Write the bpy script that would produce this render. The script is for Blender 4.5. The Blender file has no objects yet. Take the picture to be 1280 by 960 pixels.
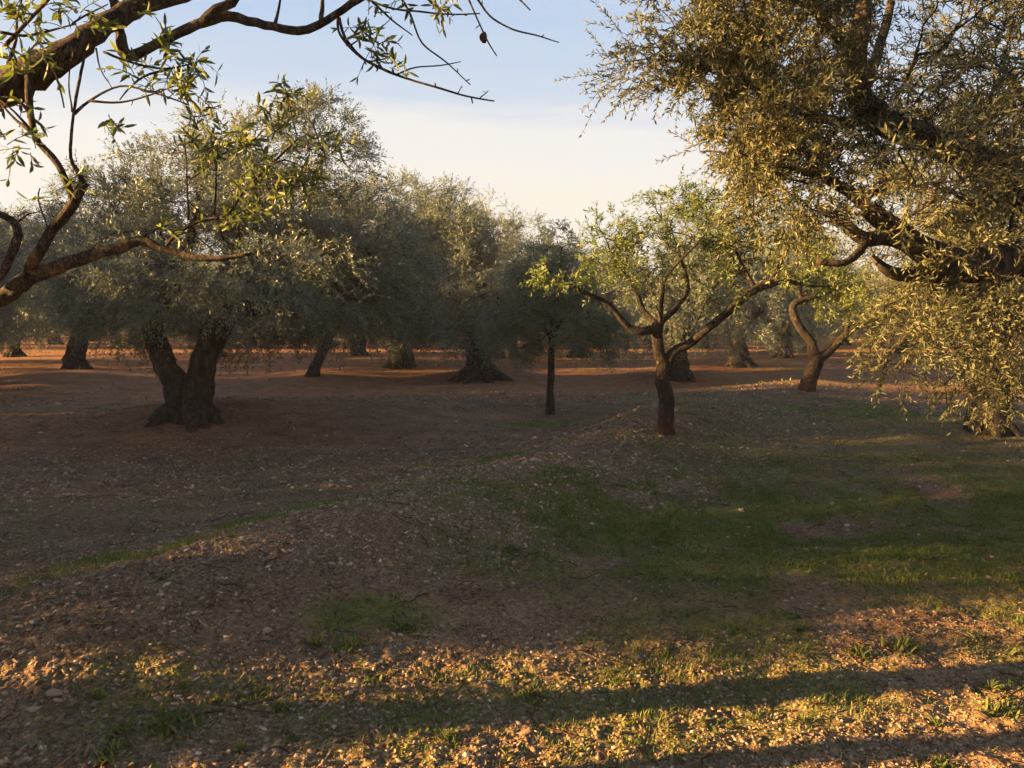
import bpy, math
import numpy as np
from mathutils import Vector

SC = bpy.context.scene
COL = SC.collection
rng = np.random.default_rng(11)
R = math.radians

# ---------------------------------------------------------------- camera model
CAM_Z = 1.6
FPX = 1004.0
PITCH = math.atan(80 / FPX)
CP, SP = math.cos(PITCH), math.sin(PITCH)

# sun: low, from the left and a little behind
SUN_EL = R(11.5)
SH = np.array([0.990, 0.139])              # plan direction in which shadows fall
SUN_DIR = np.array([-SH[0] * math.cos(SUN_EL), -SH[1] * math.cos(SUN_EL), math.sin(SUN_EL)])


def ray(u, v):
    a = (u - 640) / FPX
    b = -(v - 480) / FPX
    return np.array([a, CP + b * SP, -SP + b * CP])


def P(u, v, d):
    """world point seen at photo position u, v at forward distance d"""
    r = ray(u, v)
    return np.array([0, 0, CAM_Z]) + r * (d / r[1])


# ---------------------------------------------------------------- noise in numpy
def _hash(ix, iy, seed):
    h = (ix.astype(np.int64) * 374761393 + iy.astype(np.int64) * 668265263 + seed * 144665) & 0xFFFFFFFF
    h = ((h ^ (h >> 13)) * 1274126177) & 0xFFFFFFFF
    h = h ^ (h >> 16)
    return (h & 0xFFFF) / 65535.0


def vnoise(x, y, seed=0):
    ix = np.floor(x); iy = np.floor(y)
    fx = x - ix; fy = y - iy
    fx = fx * fx * (3 - 2 * fx); fy = fy * fy * (3 - 2 * fy)
    a = _hash(ix, iy, seed); b = _hash(ix + 1, iy, seed)
    c = _hash(ix, iy + 1, seed); d = _hash(ix + 1, iy + 1, seed)
    return (a + (b - a) * fx) * (1 - fy) + (c + (d - c) * fx) * fy


def fbm(x, y, seed=0, octv=4, gain=0.5):
    s = 0; a = 1; t = 0
    for k in range(octv):
        s = s + a * vnoise(x * 2 ** k + 17.3 * k, y * 2 ** k - 9.1 * k, seed + k)
        t += a; a *= gain
    return s / t


# ---------------------------------------------------------------- ground shape
MOUNDS = [  # x, y, height, radius
    (-5.1, 12.6, 0.22, 1.5), (-11.2, 20.5, 0.30, 2.2), (-0.8, 22.5, 0.22, 1.7), (-3.7, 27.5, 0.20, 1.8),
    (4.6, 21.8, 0.2, 1.6), (8.2, 28.5, 0.25, 2.0), (12.2, 34.5, 0.4, 2.2), (6.8, 11.4, 0.15, 1.4),
    (2.2, 11.4, 0.10, 0.9), (6.8, 18.3, 0.12, 1.6), (-5.5, 22.5, 0.25, 1.6),
]


def ground_h(x, y):
    x = np.asarray(x, float); y = np.asarray(y, float)
    h = 0.20 * (fbm(x * 0.13 + 5, y * 0.13, 3, 3) - 0.5)
    h = h + 0.10 * (fbm(x * 0.5, y * 0.5 + 3, 5, 3) - 0.5)
    r = np.hypot(x, y - 3)
    near = np.exp(-(np.maximum(r - 3, 0) / 9) ** 2)
    h = h * (1 - 0.45 * near)
    for mx, my, mh, mr in MOUNDS:
        h = h + mh * np.exp(-((x - mx) ** 2 + (y - my) ** 2) / (mr * mr))
    # stony bank crossing the middle distance, with lower red soil beyond it
    yb = 14.3 + 0.10 * (x + 2) + 0.8 * np.sin(x * 0.45 + 1)
    q = y - yb
    h = h + 0.30 * np.exp(-(q / np.where(q > 0, 0.55, 1.5)) ** 2) * np.exp(-((x + 1.2) / 4.2) ** 2)
    # long low stony ridge from the lower left to the right middle distance, with a dip behind its left end
    def seg(x0, y0, x1, y1):
        vx, vy = x1 - x0, y1 - y0
        t = np.clip(((x - x0) * vx + (y - y0) * vy) / (vx * vx + vy * vy), 0, 1)
        return (x - x0 - t * vx) ** 2 + (y - y0 - t * vy) ** 2
    dd = np.minimum(seg(-2.0, 4.2, -0.2, 7.0), seg(-0.2, 7.0, 2.4, 11.2))
    h = h + 0.27 * np.exp(-dd / 0.8) + 0.10 * np.exp(-seg(2.4, 11.2, 5.5, 15.5) / 2.5)
    h = h - 0.16 * np.exp(-((x + 3.2) / 2.6) ** 2 - ((y - 8.6) / 1.6) ** 2) - 0.10 * np.exp(-((x - 2.4) / 1.8) ** 2 - ((y - 6.6) / 1.6) ** 2)
    # gravel ramp on the right
    h = h + 0.22 * np.exp(-((y - 16.5 - 0.3 * (x - 5)) / 1.8) ** 2) * np.exp(-((x - 5.5) / 3.0) ** 2)
    # shallow wheel track in front
    h = h - 0.05 * np.exp(-((y - 5.3 - 0.35 * x) / 0.5) ** 2) * np.exp(-(x / 5) ** 2)
    return h


def ground_fine(x, y):
    d = np.hypot(x, y)
    k = np.clip(1.6 - d / 14, 0.3, 1)
    a = ground_h(x, y)
    a = a + k * 0.045 * (fbm(x * 5.5, y * 5.5, 21, 3) - 0.5)
    a = a + k * 0.024 * (fbm(x * 24, y * 24, 31, 2) - 0.5)
    return a


def G(u, v):
    """ground point seen at photo position u, v"""
    r = ray(u, v)
    t = np.linspace(1.5, 75, 6000) / r[1]
    gap = CAM_Z + r[2] * t - ground_h(r[0] * t, r[1] * t)
    i = int(np.argmax(gap < 0)) if (gap < 0).any() else len(t) - 1
    p = r * t[i]
    return np.array([p[0], p[1], float(ground_h(p[0], p[1]))])


def onground(x, y, dz=0.0):
    return np.array([x, y, float(ground_h(x, y)) + dz])


# ---------------------------------------------------------------- where grass, gravel and red soil lie, with sunlight painted in front
def ell(x, y, cx, cy, rx, ry, a=0.0):
    c, s = math.cos(a), math.sin(a)
    dx, dy = x - cx, y - cy
    q = ((c * dx + s * dy) / rx) ** 2 + ((-s * dx + c * dy) / ry) ** 2
    return np.exp(-q ** 2)


def capsule(x, y, x0, y0, x1, y1, w):
    vx, vy = x1 - x0, y1 - y0
    t = np.clip(((x - x0) * vx + (y - y0) * vy) / (vx * vx + vy * vy), 0, 1)
    return np.exp(-(((x - x0 - t * vx) ** 2 + (y - y0 - t * vy) ** 2) / (w * w)) ** 1.5)


def grass_mask(x, y):
    n = fbm(x * 1.7, y * 1.7, 41, 4)
    n2 = fbm(x * 6, y * 6, 47, 3)
    m = 1.15 * ell(x, y, 2.0, 6.2, 2.4, 1.8, 0.10)
    m = np.maximum(m, 0.9 * ell(x, y, 4.6, 6.6, 1.9, 1.7))
    m = np.maximum(m, 0.75 * capsule(x, y, -3.3, 4.0, -1.5, 6.2, 0.36))
    m = np.maximum(m, 0.95 * ell(x, y, -0.72, 4.1, 0.36, 0.22, 0.3))
    m = np.maximum(m, ell(x, y, 6.2, 13.2, 1.9, 1.5))
    m = np.maximum(m, 0.7 * ell(x, y, 0.65, 12.3, 0.8, 0.7))
    m = np.maximum(m, 0.45 * ell(x, y, -0.2, 9.0, 1.0, 0.5, 0.5))
    m = np.maximum(m, 0.85 * ell(x, y, 1.9, 4.0, 1.5, 0.55, 0.1))
    m = np.maximum(m, 0.65 * ell(x, y, -1.45, 3.2, 0.45, 0.35, 0.4))
    m = np.maximum(m, 0.8 * ell(x, y, 0.3, 3.2, 1.4, 0.45, 0.1))
    m = np.maximum(m, 0.35 * np.clip((fbm(x * 0.35, y * 0.35, 71, 2) - .5) * 8, 0, 1) * np.clip((x - .5) / 2, .12, 1))
    return np.clip(m * (0.40 + 1.2 * n2) * np.clip((n - 0.24) * 4.5, 0, 1.1), 0, 1)


def gravel_mask(x, y):
    n = fbm(x * 1.1, y * 1.1, 53, 3)
    m = capsule(x, y, -3.2, 3.6, 1.0, 8.0, 1.25)
    m = np.maximum(m, capsule(x, y, 0.5, 8.2, 5.6, 15.5, 1.9))
    m = np.maximum(m, 0.9 * capsule(x, y, -7, 8.0, 0, 9.6, 1.6))
    m = np.maximum(m, 0.95 * capsule(x, y, -3, 2.6, 3.2, 3.4, 1.0))
    m = np.maximum(m, 0.7 * capsule(x, y, -5, 14.3, 4, 14.8, 1.1))
    m = np.maximum(m, 0.15)
    return np.clip(m * (0.45 + 1.1 * n), 0, 1)


def lit_pale_mask(x, y):  # pale chips in front, brightened further as sunlight painted into the soil
    m = np.maximum(ell(x, y, 0.8, 3.1, 4.2, 1.45, 0.06), 0.45 * capsule(x, y, -2.5, 3.6, 0.8, 7.6, 0.8))
    return np.clip(m * (0.5 + 0.9 * fbm(x * 1.3, y * 1.3, 67, 3)), 0, 1)


def red_mask(x, y):
    d = np.hypot(x, y)
    m = np.clip((y - 14) / 5, 0, 1)
    m = np.maximum(m, .6 * ell(x, y, -6, 11.2, 4.0, 2.6))
    m = np.maximum(m, 0.5 * ell(x, y, 2.2, 11.4, 0.8, 0.6))
    m = np.maximum(m, 0.95 * ell(x, y, 0.9, 3.2, 3.2, 1.3))  # orange tint in front, golden sunlight painted as soil colour
    return np.clip(m * (0.55 + 0.8 * fbm(x * 0.6, y * 0.6, 61, 3)), 0, 1)


# ---------------------------------------------------------------- object helpers
def link(o):
    COL.objects.link(o)
    return o


def build_mesh(name, verts, quads=None, tris=None, mat=None, smooth=False, attrs=None):
    me = bpy.data.meshes.new(name)
    verts = np.ascontiguousarray(verts, dtype=np.float32)
    nq = 0 if quads is None else len(quads)
    nt = 0 if tris is None else len(tris)
    loops = []
    if nq: loops.append(np.asarray(quads, np.int32).ravel())
    if nt: loops.append(np.asarray(tris, np.int32).ravel())
    loops = np.concatenate(loops)
    starts = np.concatenate([np.arange(nq) * 4, nq * 4 + np.arange(nt) * 3]).astype(np.int32)
    me.vertices.add(len(verts)); me.vertices.foreach_set('co', verts.ravel())
    me.loops.add(len(loops)); me.loops.foreach_set('vertex_index', loops)
    me.polygons.add(nq + nt); me.polygons.foreach_set('loop_start', starts)
    if attrs:
        for k, a in attrs.items():
            at = me.attributes.new(k, 'FLOAT', 'POINT')
            at.data.foreach_set('value', np.ascontiguousarray(a, dtype=np.float32))
    if smooth:
        me.polygons.foreach_set('use_smooth', np.ones(nq + nt, dtype=bool))
    me.update(calc_edges=True)
    me.validate()
    if mat: me.materials.append(mat)
    return me


def mesh_obj(name, me, parent=None):
    o = bpy.data.objects.new(name, me)
    link(o)
    if parent is not None: o.parent = parent
    return o


def tag(o, label=None, cat=None, group=None, kind=None):
    if label: o['label'] = label
    if cat: o['category'] = cat
    if group: o['group'] = group
    if kind: o['kind'] = kind
    return o


def empty(name, loc, rz=0.0, s=1.0):
    o = bpy.data.objects.new(name, None)
    o.empty_display_size = 0.2
    link(o)
    o.location = loc; o.rotation_euler = (0, 0, rz); o.scale = (s, s, s)
    return o


def copy_tree(o, parent=None):
    c = o.copy(); COL.objects.link(c)
    if parent is not None: c.parent = parent
    for ch in list(o.children):
        copy_tree(ch, c)
    return c


# ---------------------------------------------------------------- tube collector
class Tubes:
    def __init__(self):
        self.v = []; self.q = []; self.t = []; self.n = 0

    def add(self, pts, rad, sides=8, lobes=0.0, rough=0.0, cap=True, flat=None):
        pts = np.asarray(pts, float); rad = np.asarray(rad, float)
        n = len(pts)
        tan = np.gradient(pts, axis=0)
        tan /= np.linalg.norm(tan, axis=1)[:, None] + 1e-9
        ref = np.array([0.31, 0.87, 0.22])
        m = np.abs(tan @ ref / np.linalg.norm(ref)).max()
        if m > 0.93: ref = np.array([0.9, -0.1, 0.35])
        X = np.zeros((n, 3))
        x = np.cross(tan[0], ref); x /= np.linalg.norm(x) + 1e-9
        for i in range(n):
            x = x - tan[i] * (x @ tan[i]); x /= np.linalg.norm(x) + 1e-9
            X[i] = x
        Y = np.cross(tan, X)
        th = np.linspace(0, 2 * np.pi, sides, endpoint=False)
        rr = np.repeat(rad[:, None], sides, 1)
        if lobes > 0:
            ph = rng.uniform(0, 6.28, 3); tw = np.linspace(0, 2.0, n)[:, None]
            rr = rr * (1 + lobes * (np.sin(3 * th[None] + ph[0] + tw) * 0.6 + np.sin(5 * th[None] + ph[1] - 1.4 * tw) * 0.45
                                    + np.sin(8 * th[None] + ph[2] + tw) * 0.22))
        if rough > 0:
            e = rng.normal(0, 1, rr.shape)
            e = (e + np.roll(e, 1, 1) + np.roll(e, -1, 1)) / 1.7
            if n > 6: e = np.apply_along_axis(lambda c: np.convolve(np.pad(c, 2, 'edge'), np.array([.4, .8, 1, .8, .4]) / 1.6, 'valid'), 0, e)
            rr = rr * (1 + rough * e)
        V = pts[:, None, :] + rr[..., None] * (np.cos(th)[None, :, None] * X[:, None, :] + np.sin(th)[None, :, None] * Y[:, None, :])
        base = self.n
        idx = base + np.arange(n * sides).reshape(n, sides)
        a = idx[:-1]; b = idx[1:]
        q = np.stack([a, np.roll(a, -1, 1), np.roll(b, -1, 1), b], -1).reshape(-1, 4)
        self.v.append(V.reshape(-1, 3)); self.q.append(q); self.n += n * sides
        if cap:
            self.v.append(pts[[0, -1]]); c0, c1 = self.n, self.n + 1; self.n += 2
            f = idx[0]; l = idx[-1]
            self.t.append(np.stack([np.full(sides, c0), np.roll(f, -1), f], -1))
            self.t.append(np.stack([np.full(sides, c1), l, np.roll(l, -1)], -1))

    def mesh(self, name, mat):
        return build_mesh(name, np.concatenate(self.v), np.concatenate(self.q), np.concatenate(self.t) if self.t else None, mat, smooth=True)


def smooth_path(pts, rad, step=0.06, jit=0.0):
    """Catmull-Rom through the given points"""
    pts = np.asarray(pts, float); rad = np.asarray(rad, float)
    if len(rad) != len(pts): rad = np.interp(np.linspace(0, 1, len(pts)), np.linspace(0, 1, len(rad)), rad)
    p = np.vstack([2 * pts[0] - pts[1], pts, 2 * pts[-1] - pts[-2]])
    out = []; ro = []
    for i in range(1, len(p) - 2):
        L = np.linalg.norm(p[i + 1] - p[i]); k = max(2, int(L / step))
        t = np.linspace(0, 1, k, endpoint=False)[:, None]
        a, b, c, d = p[i - 1], p[i], p[i + 1], p[i + 2]
        out.append(0.5 * (2 * b + (c - a) * t + (2 * a - 5 * b + 4 * c - d) * t ** 2 + (3 * b - a - 3 * c + d) * t ** 3))
        ro.append(rad[i - 1] + (rad[i] - rad[i - 1]) * t[:, 0])
    out.append(pts[-1:]); ro.append(rad[-1:])
    out = np.vstack(out); ro = np.concatenate(ro)
    if jit > 0 and len(out) > 3:
        j = rng.normal(0, 1, out.shape)
        j = (j + np.roll(j, 1, 0) + np.roll(j, -1, 0)) / 3; j[0] = 0
        out = out + j * (ro[:, None] * jit)
        e = np.convolve(np.pad(rng.normal(0, 1, len(ro)), 3, 'edge'), np.ones(7) / 7, 'valid')
        ro = ro * (1 + 1.0 * jit * 0.6 * e)
    return out, ro


# ---------------------------------------------------------------- leaves
def unit(a):
    return a / (np.linalg.norm(a, axis=-1, keepdims=True) + 1e-9)


class Leaves:
    def __init__(self):
        self.p = []; self.d = []; self.n = []; self.l = []; self.w = []; self.t = []

    def add(self, p, d, n, l, w, tone):
        self.p.append(p); self.d.append(d); self.n.append(n); self.l.append(l); self.w.append(w); self.t.append(tone)

    def count(self):
        return sum(len(x) for x in self.p)

    def mesh(self, name, mat, fold=True):
        p = np.concatenate(self.p); d = unit(np.concatenate(self.d)); n = np.concatenate(self.n)
        l = np.concatenate(self.l)[:, None]; w = np.concatenate(self.w)[:, None]; tone = np.concatenate(self.t)
        s = unit(np.cross(d, n)); n = np.cross(s, d)
        N = len(p)
        if fold:
            bend = rng.uniform(-0.05, 0.22, (N, 1)) * l
            tip = p + d * l - n * bend
            e = 0.16 * w * n
            V = np.stack([p, p + d * l * .32 + s * w * .46 + e, p + d * l * .68 + s * w * .40 + e - n * bend * .4, tip,
                          p + d * l * .68 - s * w * .40 + e - n * bend * .4, p + d * l * .32 - s * w * .46 + e], 1)
            b = np.arange(N)[:, None] * 6
            q = np.concatenate([b + np.array([[0, 3, 2, 1]]), b + np.array([[0, 5, 4, 3]])], 0)
            k = 6
        else:
            V = np.stack([p, p + d * l * .5 + s * w * .5, p + d * l, p + d * l * .45 - s * w * .5], 1)
            q = np.arange(N)[:, None] * 4 + np.array([[0, 1, 2, 3]])
            k = 4
        return build_mesh(name, V.reshape(-1, 3), q, None, mat, attrs={'tone': np.repeat(tone, k)})


def shoots(LV, B, D, L, K, leaf_l, leaf_w, droop=0.15, ang=0.75, spiral=False, tubes=None, r=0.002, tone=(0, 1), tmin=0.1):
    """leafy shoots: B bases, D directions, L lengths, K leaf pairs each"""
    M = len(B)
    if M == 0: return
    D = unit(D)
    ref = unit(rng.normal(0, 1, (M, 3)))
    S = unit(np.cross(D, ref)); N = np.cross(S, D)
    t = (tmin + (1 - tmin) * (np.arange(K) + 0.5) / K)[None, :, None] + rng.uniform(-.03, .03, (M, K, 1))
    Lb = L[:, None, None]
    pos = B[:, None] + D[:, None] * Lb * t - np.array([0, 0, 1.0]) * (droop * Lb * t * t)
    tan = unit(D[:, None] - np.array([0, 0, 1.0]) * 2 * droop * t)
    k = np.arange(K)
    for sgn in (1, -1):
        a = (k * 2.4 if spiral else k * (np.pi / 2)) + (0 if sgn > 0 else np.pi)
        a = a[None, :] + rng.normal(0, 0.35, (M, K))
        side = np.cos(a)[..., None] * S[:, None] + np.sin(a)[..., None] * N[:, None]
        ca = ang + rng.normal(0, 0.22, (M, K, 1))
        d = np.cos(ca) * tan + np.sin(ca) * side + rng.normal(0, 0.12, (M, K, 3))
        nn = tan * np.sin(ca) - side * np.cos(ca) + rng.normal(0, 0.45, (M, K, 3)) + np.array([0, 0, .25])
        ll = leaf_l * rng.uniform(0.6, 1.2, (M, K)) * (1 - 0.35 * np.abs(t[..., 0] - .45))
        keep = rng.random(M * K) < 0.9
        tn = np.clip(rng.uniform(tone[0], tone[1], (M, 1)) * .70 + rng.uniform(tone[0], tone[1], (M, K)) * .30, 0, 1)
        LV.add(pos.reshape(-1, 3)[keep], d.reshape(-1, 3)[keep], nn.reshape(-1, 3)[keep], ll.ravel()[keep],
               (leaf_w * rng.uniform(.75, 1.2, M * K))[keep], tn.ravel()[keep])
    if tubes is not None:
        ts = np.linspace(0, 1, 4)[None, :, None]
        pts = B[:, None] + D[:, None] * Lb * ts - np.array([0, 0, 1.0]) * (droop * Lb * ts * ts)
        for i in range(M):
            tubes.add(pts[i], [r, r * .85, r * .7, r * .4], 3, cap=False)


# ---------------------------------------------------------------- branching
class Skeleton:
    def __init__(self):
        self.pos = []; self.par = []; self.rad = []; self.fixed = []; self.path = []; self.dir = []
        self.limbs = []; self.chains = []

    def limb(self, pts, rad, step=0.10, jit=0.12):
        p, r = smooth_path(pts, rad, step, jit)
        self.limbs.append((p, r))
        base = len(self.pos)
        tan = unit(np.gradient(p, axis=0))
        for i in range(len(p)):
            self.pos.append(p[i]); self.par.append(base + i - 1 if i else -1); self.rad.append(r[i]); self.fixed.append(True)
            self.path.append(0.08 * i / max(len(p) - 1, 1)); self.dir.append(tan[i])
        return p

    def grow(self, targets, wander=0.10, seg=0.14, tip_r=0.003, expo=0.42, wpath=0.35, skip=0.0):
        nodes0 = np.array(self.pos)
        rads = np.array(self.rad)
        d0 = np.array([np.min(np.linalg.norm(nodes0 - t, axis=1)) for t in targets])
        order = np.argsort(d0)
        cap = len(self.pos) + len(targets) * 40
        A = np.zeros((cap, 3)); A[:len(self.pos)] = nodes0
        PL = np.zeros(cap); PL[:len(self.pos)] = self.path
        n = len(self.pos)
        thick = rads > 0.12
        first = n
        for ti in order:
            T = targets[ti]
            dist = np.linalg.norm(A[:n] - T, axis=1)
            cost = dist + wpath * PL[:n]
            cost[:first][thick[:first]] += 0.6
            j = int(np.argmin(cost))
            L = dist[j]
            if L < 0.03: continue
            k = int(np.clip(L / seg, 2, 30))
            c = A[j] + (self.dir[j] * 0.35 + np.array([0, 0, 0.15])) * L * 0.8
            t = np.linspace(0, 1, k + 1)[1:, None]
            p = (1 - t) ** 2 * A[j] + 2 * t * (1 - t) * c + t * t * T
            p = p + rng.normal(0, wander * seg, p.shape) * np.minimum(1, (1 - t) * 3)
            chain = [j]
            prev = j
            for i in range(k):
                if n >= cap: break
                A[n] = p[i]; PL[n] = PL[prev] + np.linalg.norm(p[i] - A[prev])
                self.pos.append(p[i]); self.par.append(prev); self.rad.append(0); self.fixed.append(False)
                self.dir.append(unit(p[i] - A[prev])); self.path.append(PL[n])
                chain.append(n); prev = n; n += 1
            self.chains.append(chain)
        cnt = np.zeros(n)
        for ch in self.chains: cnt[ch[-1]] += 1
        for i in range(n - 1, -1, -1):
            if self.par[i] >= 0: cnt[self.par[i]] += cnt[i]
        for i in range(n):
            if not self.fixed[i]: self.rad[i] = tip_r * max(cnt[i], 1) ** expo
        self.pos = [np.asarray(q) for q in self.pos]

    def tubes(self, TB, limb_sides=12, lobes=0.06, rough=0.05, sides=4, thin_sides=3):
        for p, r in self.limbs:
            TB.add(p, r, limb_sides if r.max() > 0.03 else 7, lobes if r.max() > 0.03 else 0, rough)
        for ch in self.chains:
            pts = np.array([self.pos[i] for i in ch]); r = np.array([self.rad[i] for i in ch])
            r[0] = min(r[0], r[1] * 1.15)
            TB.add(pts, r, sides if r[0] > 0.008 else thin_sides, cap=False)


def blob_targets(blobs, gap_seed=0, gap=0.42, gscale=1.1):
    out = []; cen = []
    for (c, rad, n) in blobs:
        c = np.asarray(c, float); rad = np.asarray(rad, float)
        k = 0; tries = 0
        while k < n:
            tries += 1
            m = (n - k) * 2 + 8
            d = unit(rng.normal(0, 1, (m, 3)))
            rr = rng.random(m) ** 0.24
            rr = rr * (0.86 + 0.28 * vnoise(d[:, 0] * 2.3 + c[0] + 50, d[:, 1] * 2.3 + d[:, 2] * 2.1 + c[1] + 50, gap_seed + 9))
            p = c + d * rr[:, None] * rad
            g = vnoise(p[:, 0] * gscale + p[:, 2] * .7 + 100, p[:, 1] * gscale + p[:, 2] * gscale + 100, gap_seed)
            p = p[g > gap * 0.8 * (1 if tries < 4 else max(0, 1.6 - .15 * tries))]
            p = p[:n - k]
            out.append(p); cen.append(np.repeat(c[None], len(p), 0)); k += len(p)
    return np.vstack(out), np.vstack(cen)


def leaf_out(SK, targets, cen, per_tip, Lr, K, leaf, droop, LV, tubes=None, up=0.25, out=0.9, rnd=0.75, spread=0.10, **kw):
    """shoots along the outer part of every twig"""
    B = []; D = []
    for ch in SK.chains:
        pts = np.array([SK.pos[i] for i in ch])
        m = per_tip if isinstance(per_tip, int) else int(rng.integers(*per_tip))
        t = 1 - rng.random(m) ** 1.5 * 0.75
        f = t * (len(pts) - 1); i0 = np.clip(f.astype(int), 0, len(pts) - 2); fr = (f - i0)[:, None]
        b = pts[i0] * (1 - fr) + pts[i0 + 1] * fr
        d = unit(pts[i0 + 1] - pts[i0])
        B.append(b); D.append(d)
    B = np.vstack(B); D = np.vstack(D)
    # outward from the nearest blob centre
    cu = np.unique(cen, axis=0)
    near = np.argmin(((B[:, None] - cu[None]) ** 2).sum(-1), 1)
    O = unit(B - cu[near])
    d = D * 0.45 + O * out + rng.normal(0, rnd, B.shape) + np.array([0, 0, up])
    L = rng.uniform(Lr[0], Lr[1], len(B))
    shoots(LV, B + rng.normal(0, spread * .3, B.shape), d, L, K, leaf[0], leaf[1], droop=droop, tubes=tubes, **kw)


# ---------------------------------------------------------------- materials
def new_mat(name):
    m = bpy.data.materials.new(name); m.use_nodes = True
    nt = m.node_tree; nt.nodes.clear()
    return m, nt, nt.nodes, nt.links


def ramp(nodes, stops):
    n = nodes.new('ShaderNodeValToRGB')
    el = n.color_ramp.elements
    while len(el) < len(stops): el.new(0.5)
    for e, (p, c) in zip(el, stops):
        e.position = p; e.color = (*c, 1)
    return n


def leaf_material(name, dark, mid, light, trans=0.28, rough=0.5, spec=0.35, tcol=None):
    m, nt, N, Lk = new_mat(name)
    at = N.new('ShaderNodeAttribute'); at.attribute_name = 'tone'
    tc = N.new('ShaderNodeTexCoord')
    nz = N.new('ShaderNodeTexNoise'); nz.inputs['Scale'].default_value = 1.3; nz.inputs['Detail'].default_value = 2
    Lk.new(tc.outputs['Object'], nz.inputs['Vector'])
    mx = N.new('ShaderNodeMath'); mx.operation = 'MULTIPLY_ADD'
    mx.inputs[1].default_value = 0.5; mx.inputs[2].default_value = -0.25
    Lk.new(nz.outputs['Fac'], mx.inputs[0])
    ad = N.new('ShaderNodeMath'); ad.operation = 'ADD'; ad.use_clamp = True
    Lk.new(at.outputs['Fac'], ad.inputs[0]); Lk.new(mx.outputs[0], ad.inputs[1])
    rp = ramp(N, [(0.0, dark), (0.5, mid), (1.0, light)])
    Lk.new(ad.outputs[0], rp.inputs['Fac'])
    pb = N.new('ShaderNodeBsdfPrincipled')
    pb.inputs['Roughness'].default_value = rough
    pb.inputs['Specular IOR Level'].default_value = spec
    Lk.new(rp.outputs['Color'], pb.inputs['Base Color'])
    tr = N.new('ShaderNodeBsdfTranslucent')
    if tcol is None:
        hs = N.new('ShaderNodeHueSaturation'); hs.inputs['Saturation'].default_value = 1.25; hs.inputs['Value'].default_value = 1.5
        Lk.new(rp.outputs['Color'], hs.inputs['Color']); Lk.new(hs.outputs['Color'], tr.inputs['Color'])
    else:
        tr.inputs['Color'].default_value = (*tcol, 1)
    mi = N.new('ShaderNodeMixShader'); mi.inputs[0].default_value = trans
    out = N.new('ShaderNodeOutputMaterial')
    Lk.new(pb.outputs[0], mi.inputs[1]); Lk.new(tr.outputs[0], mi.inputs[2]); Lk.new(mi.outputs[0], out.inputs['Surface'])
    return m


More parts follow.
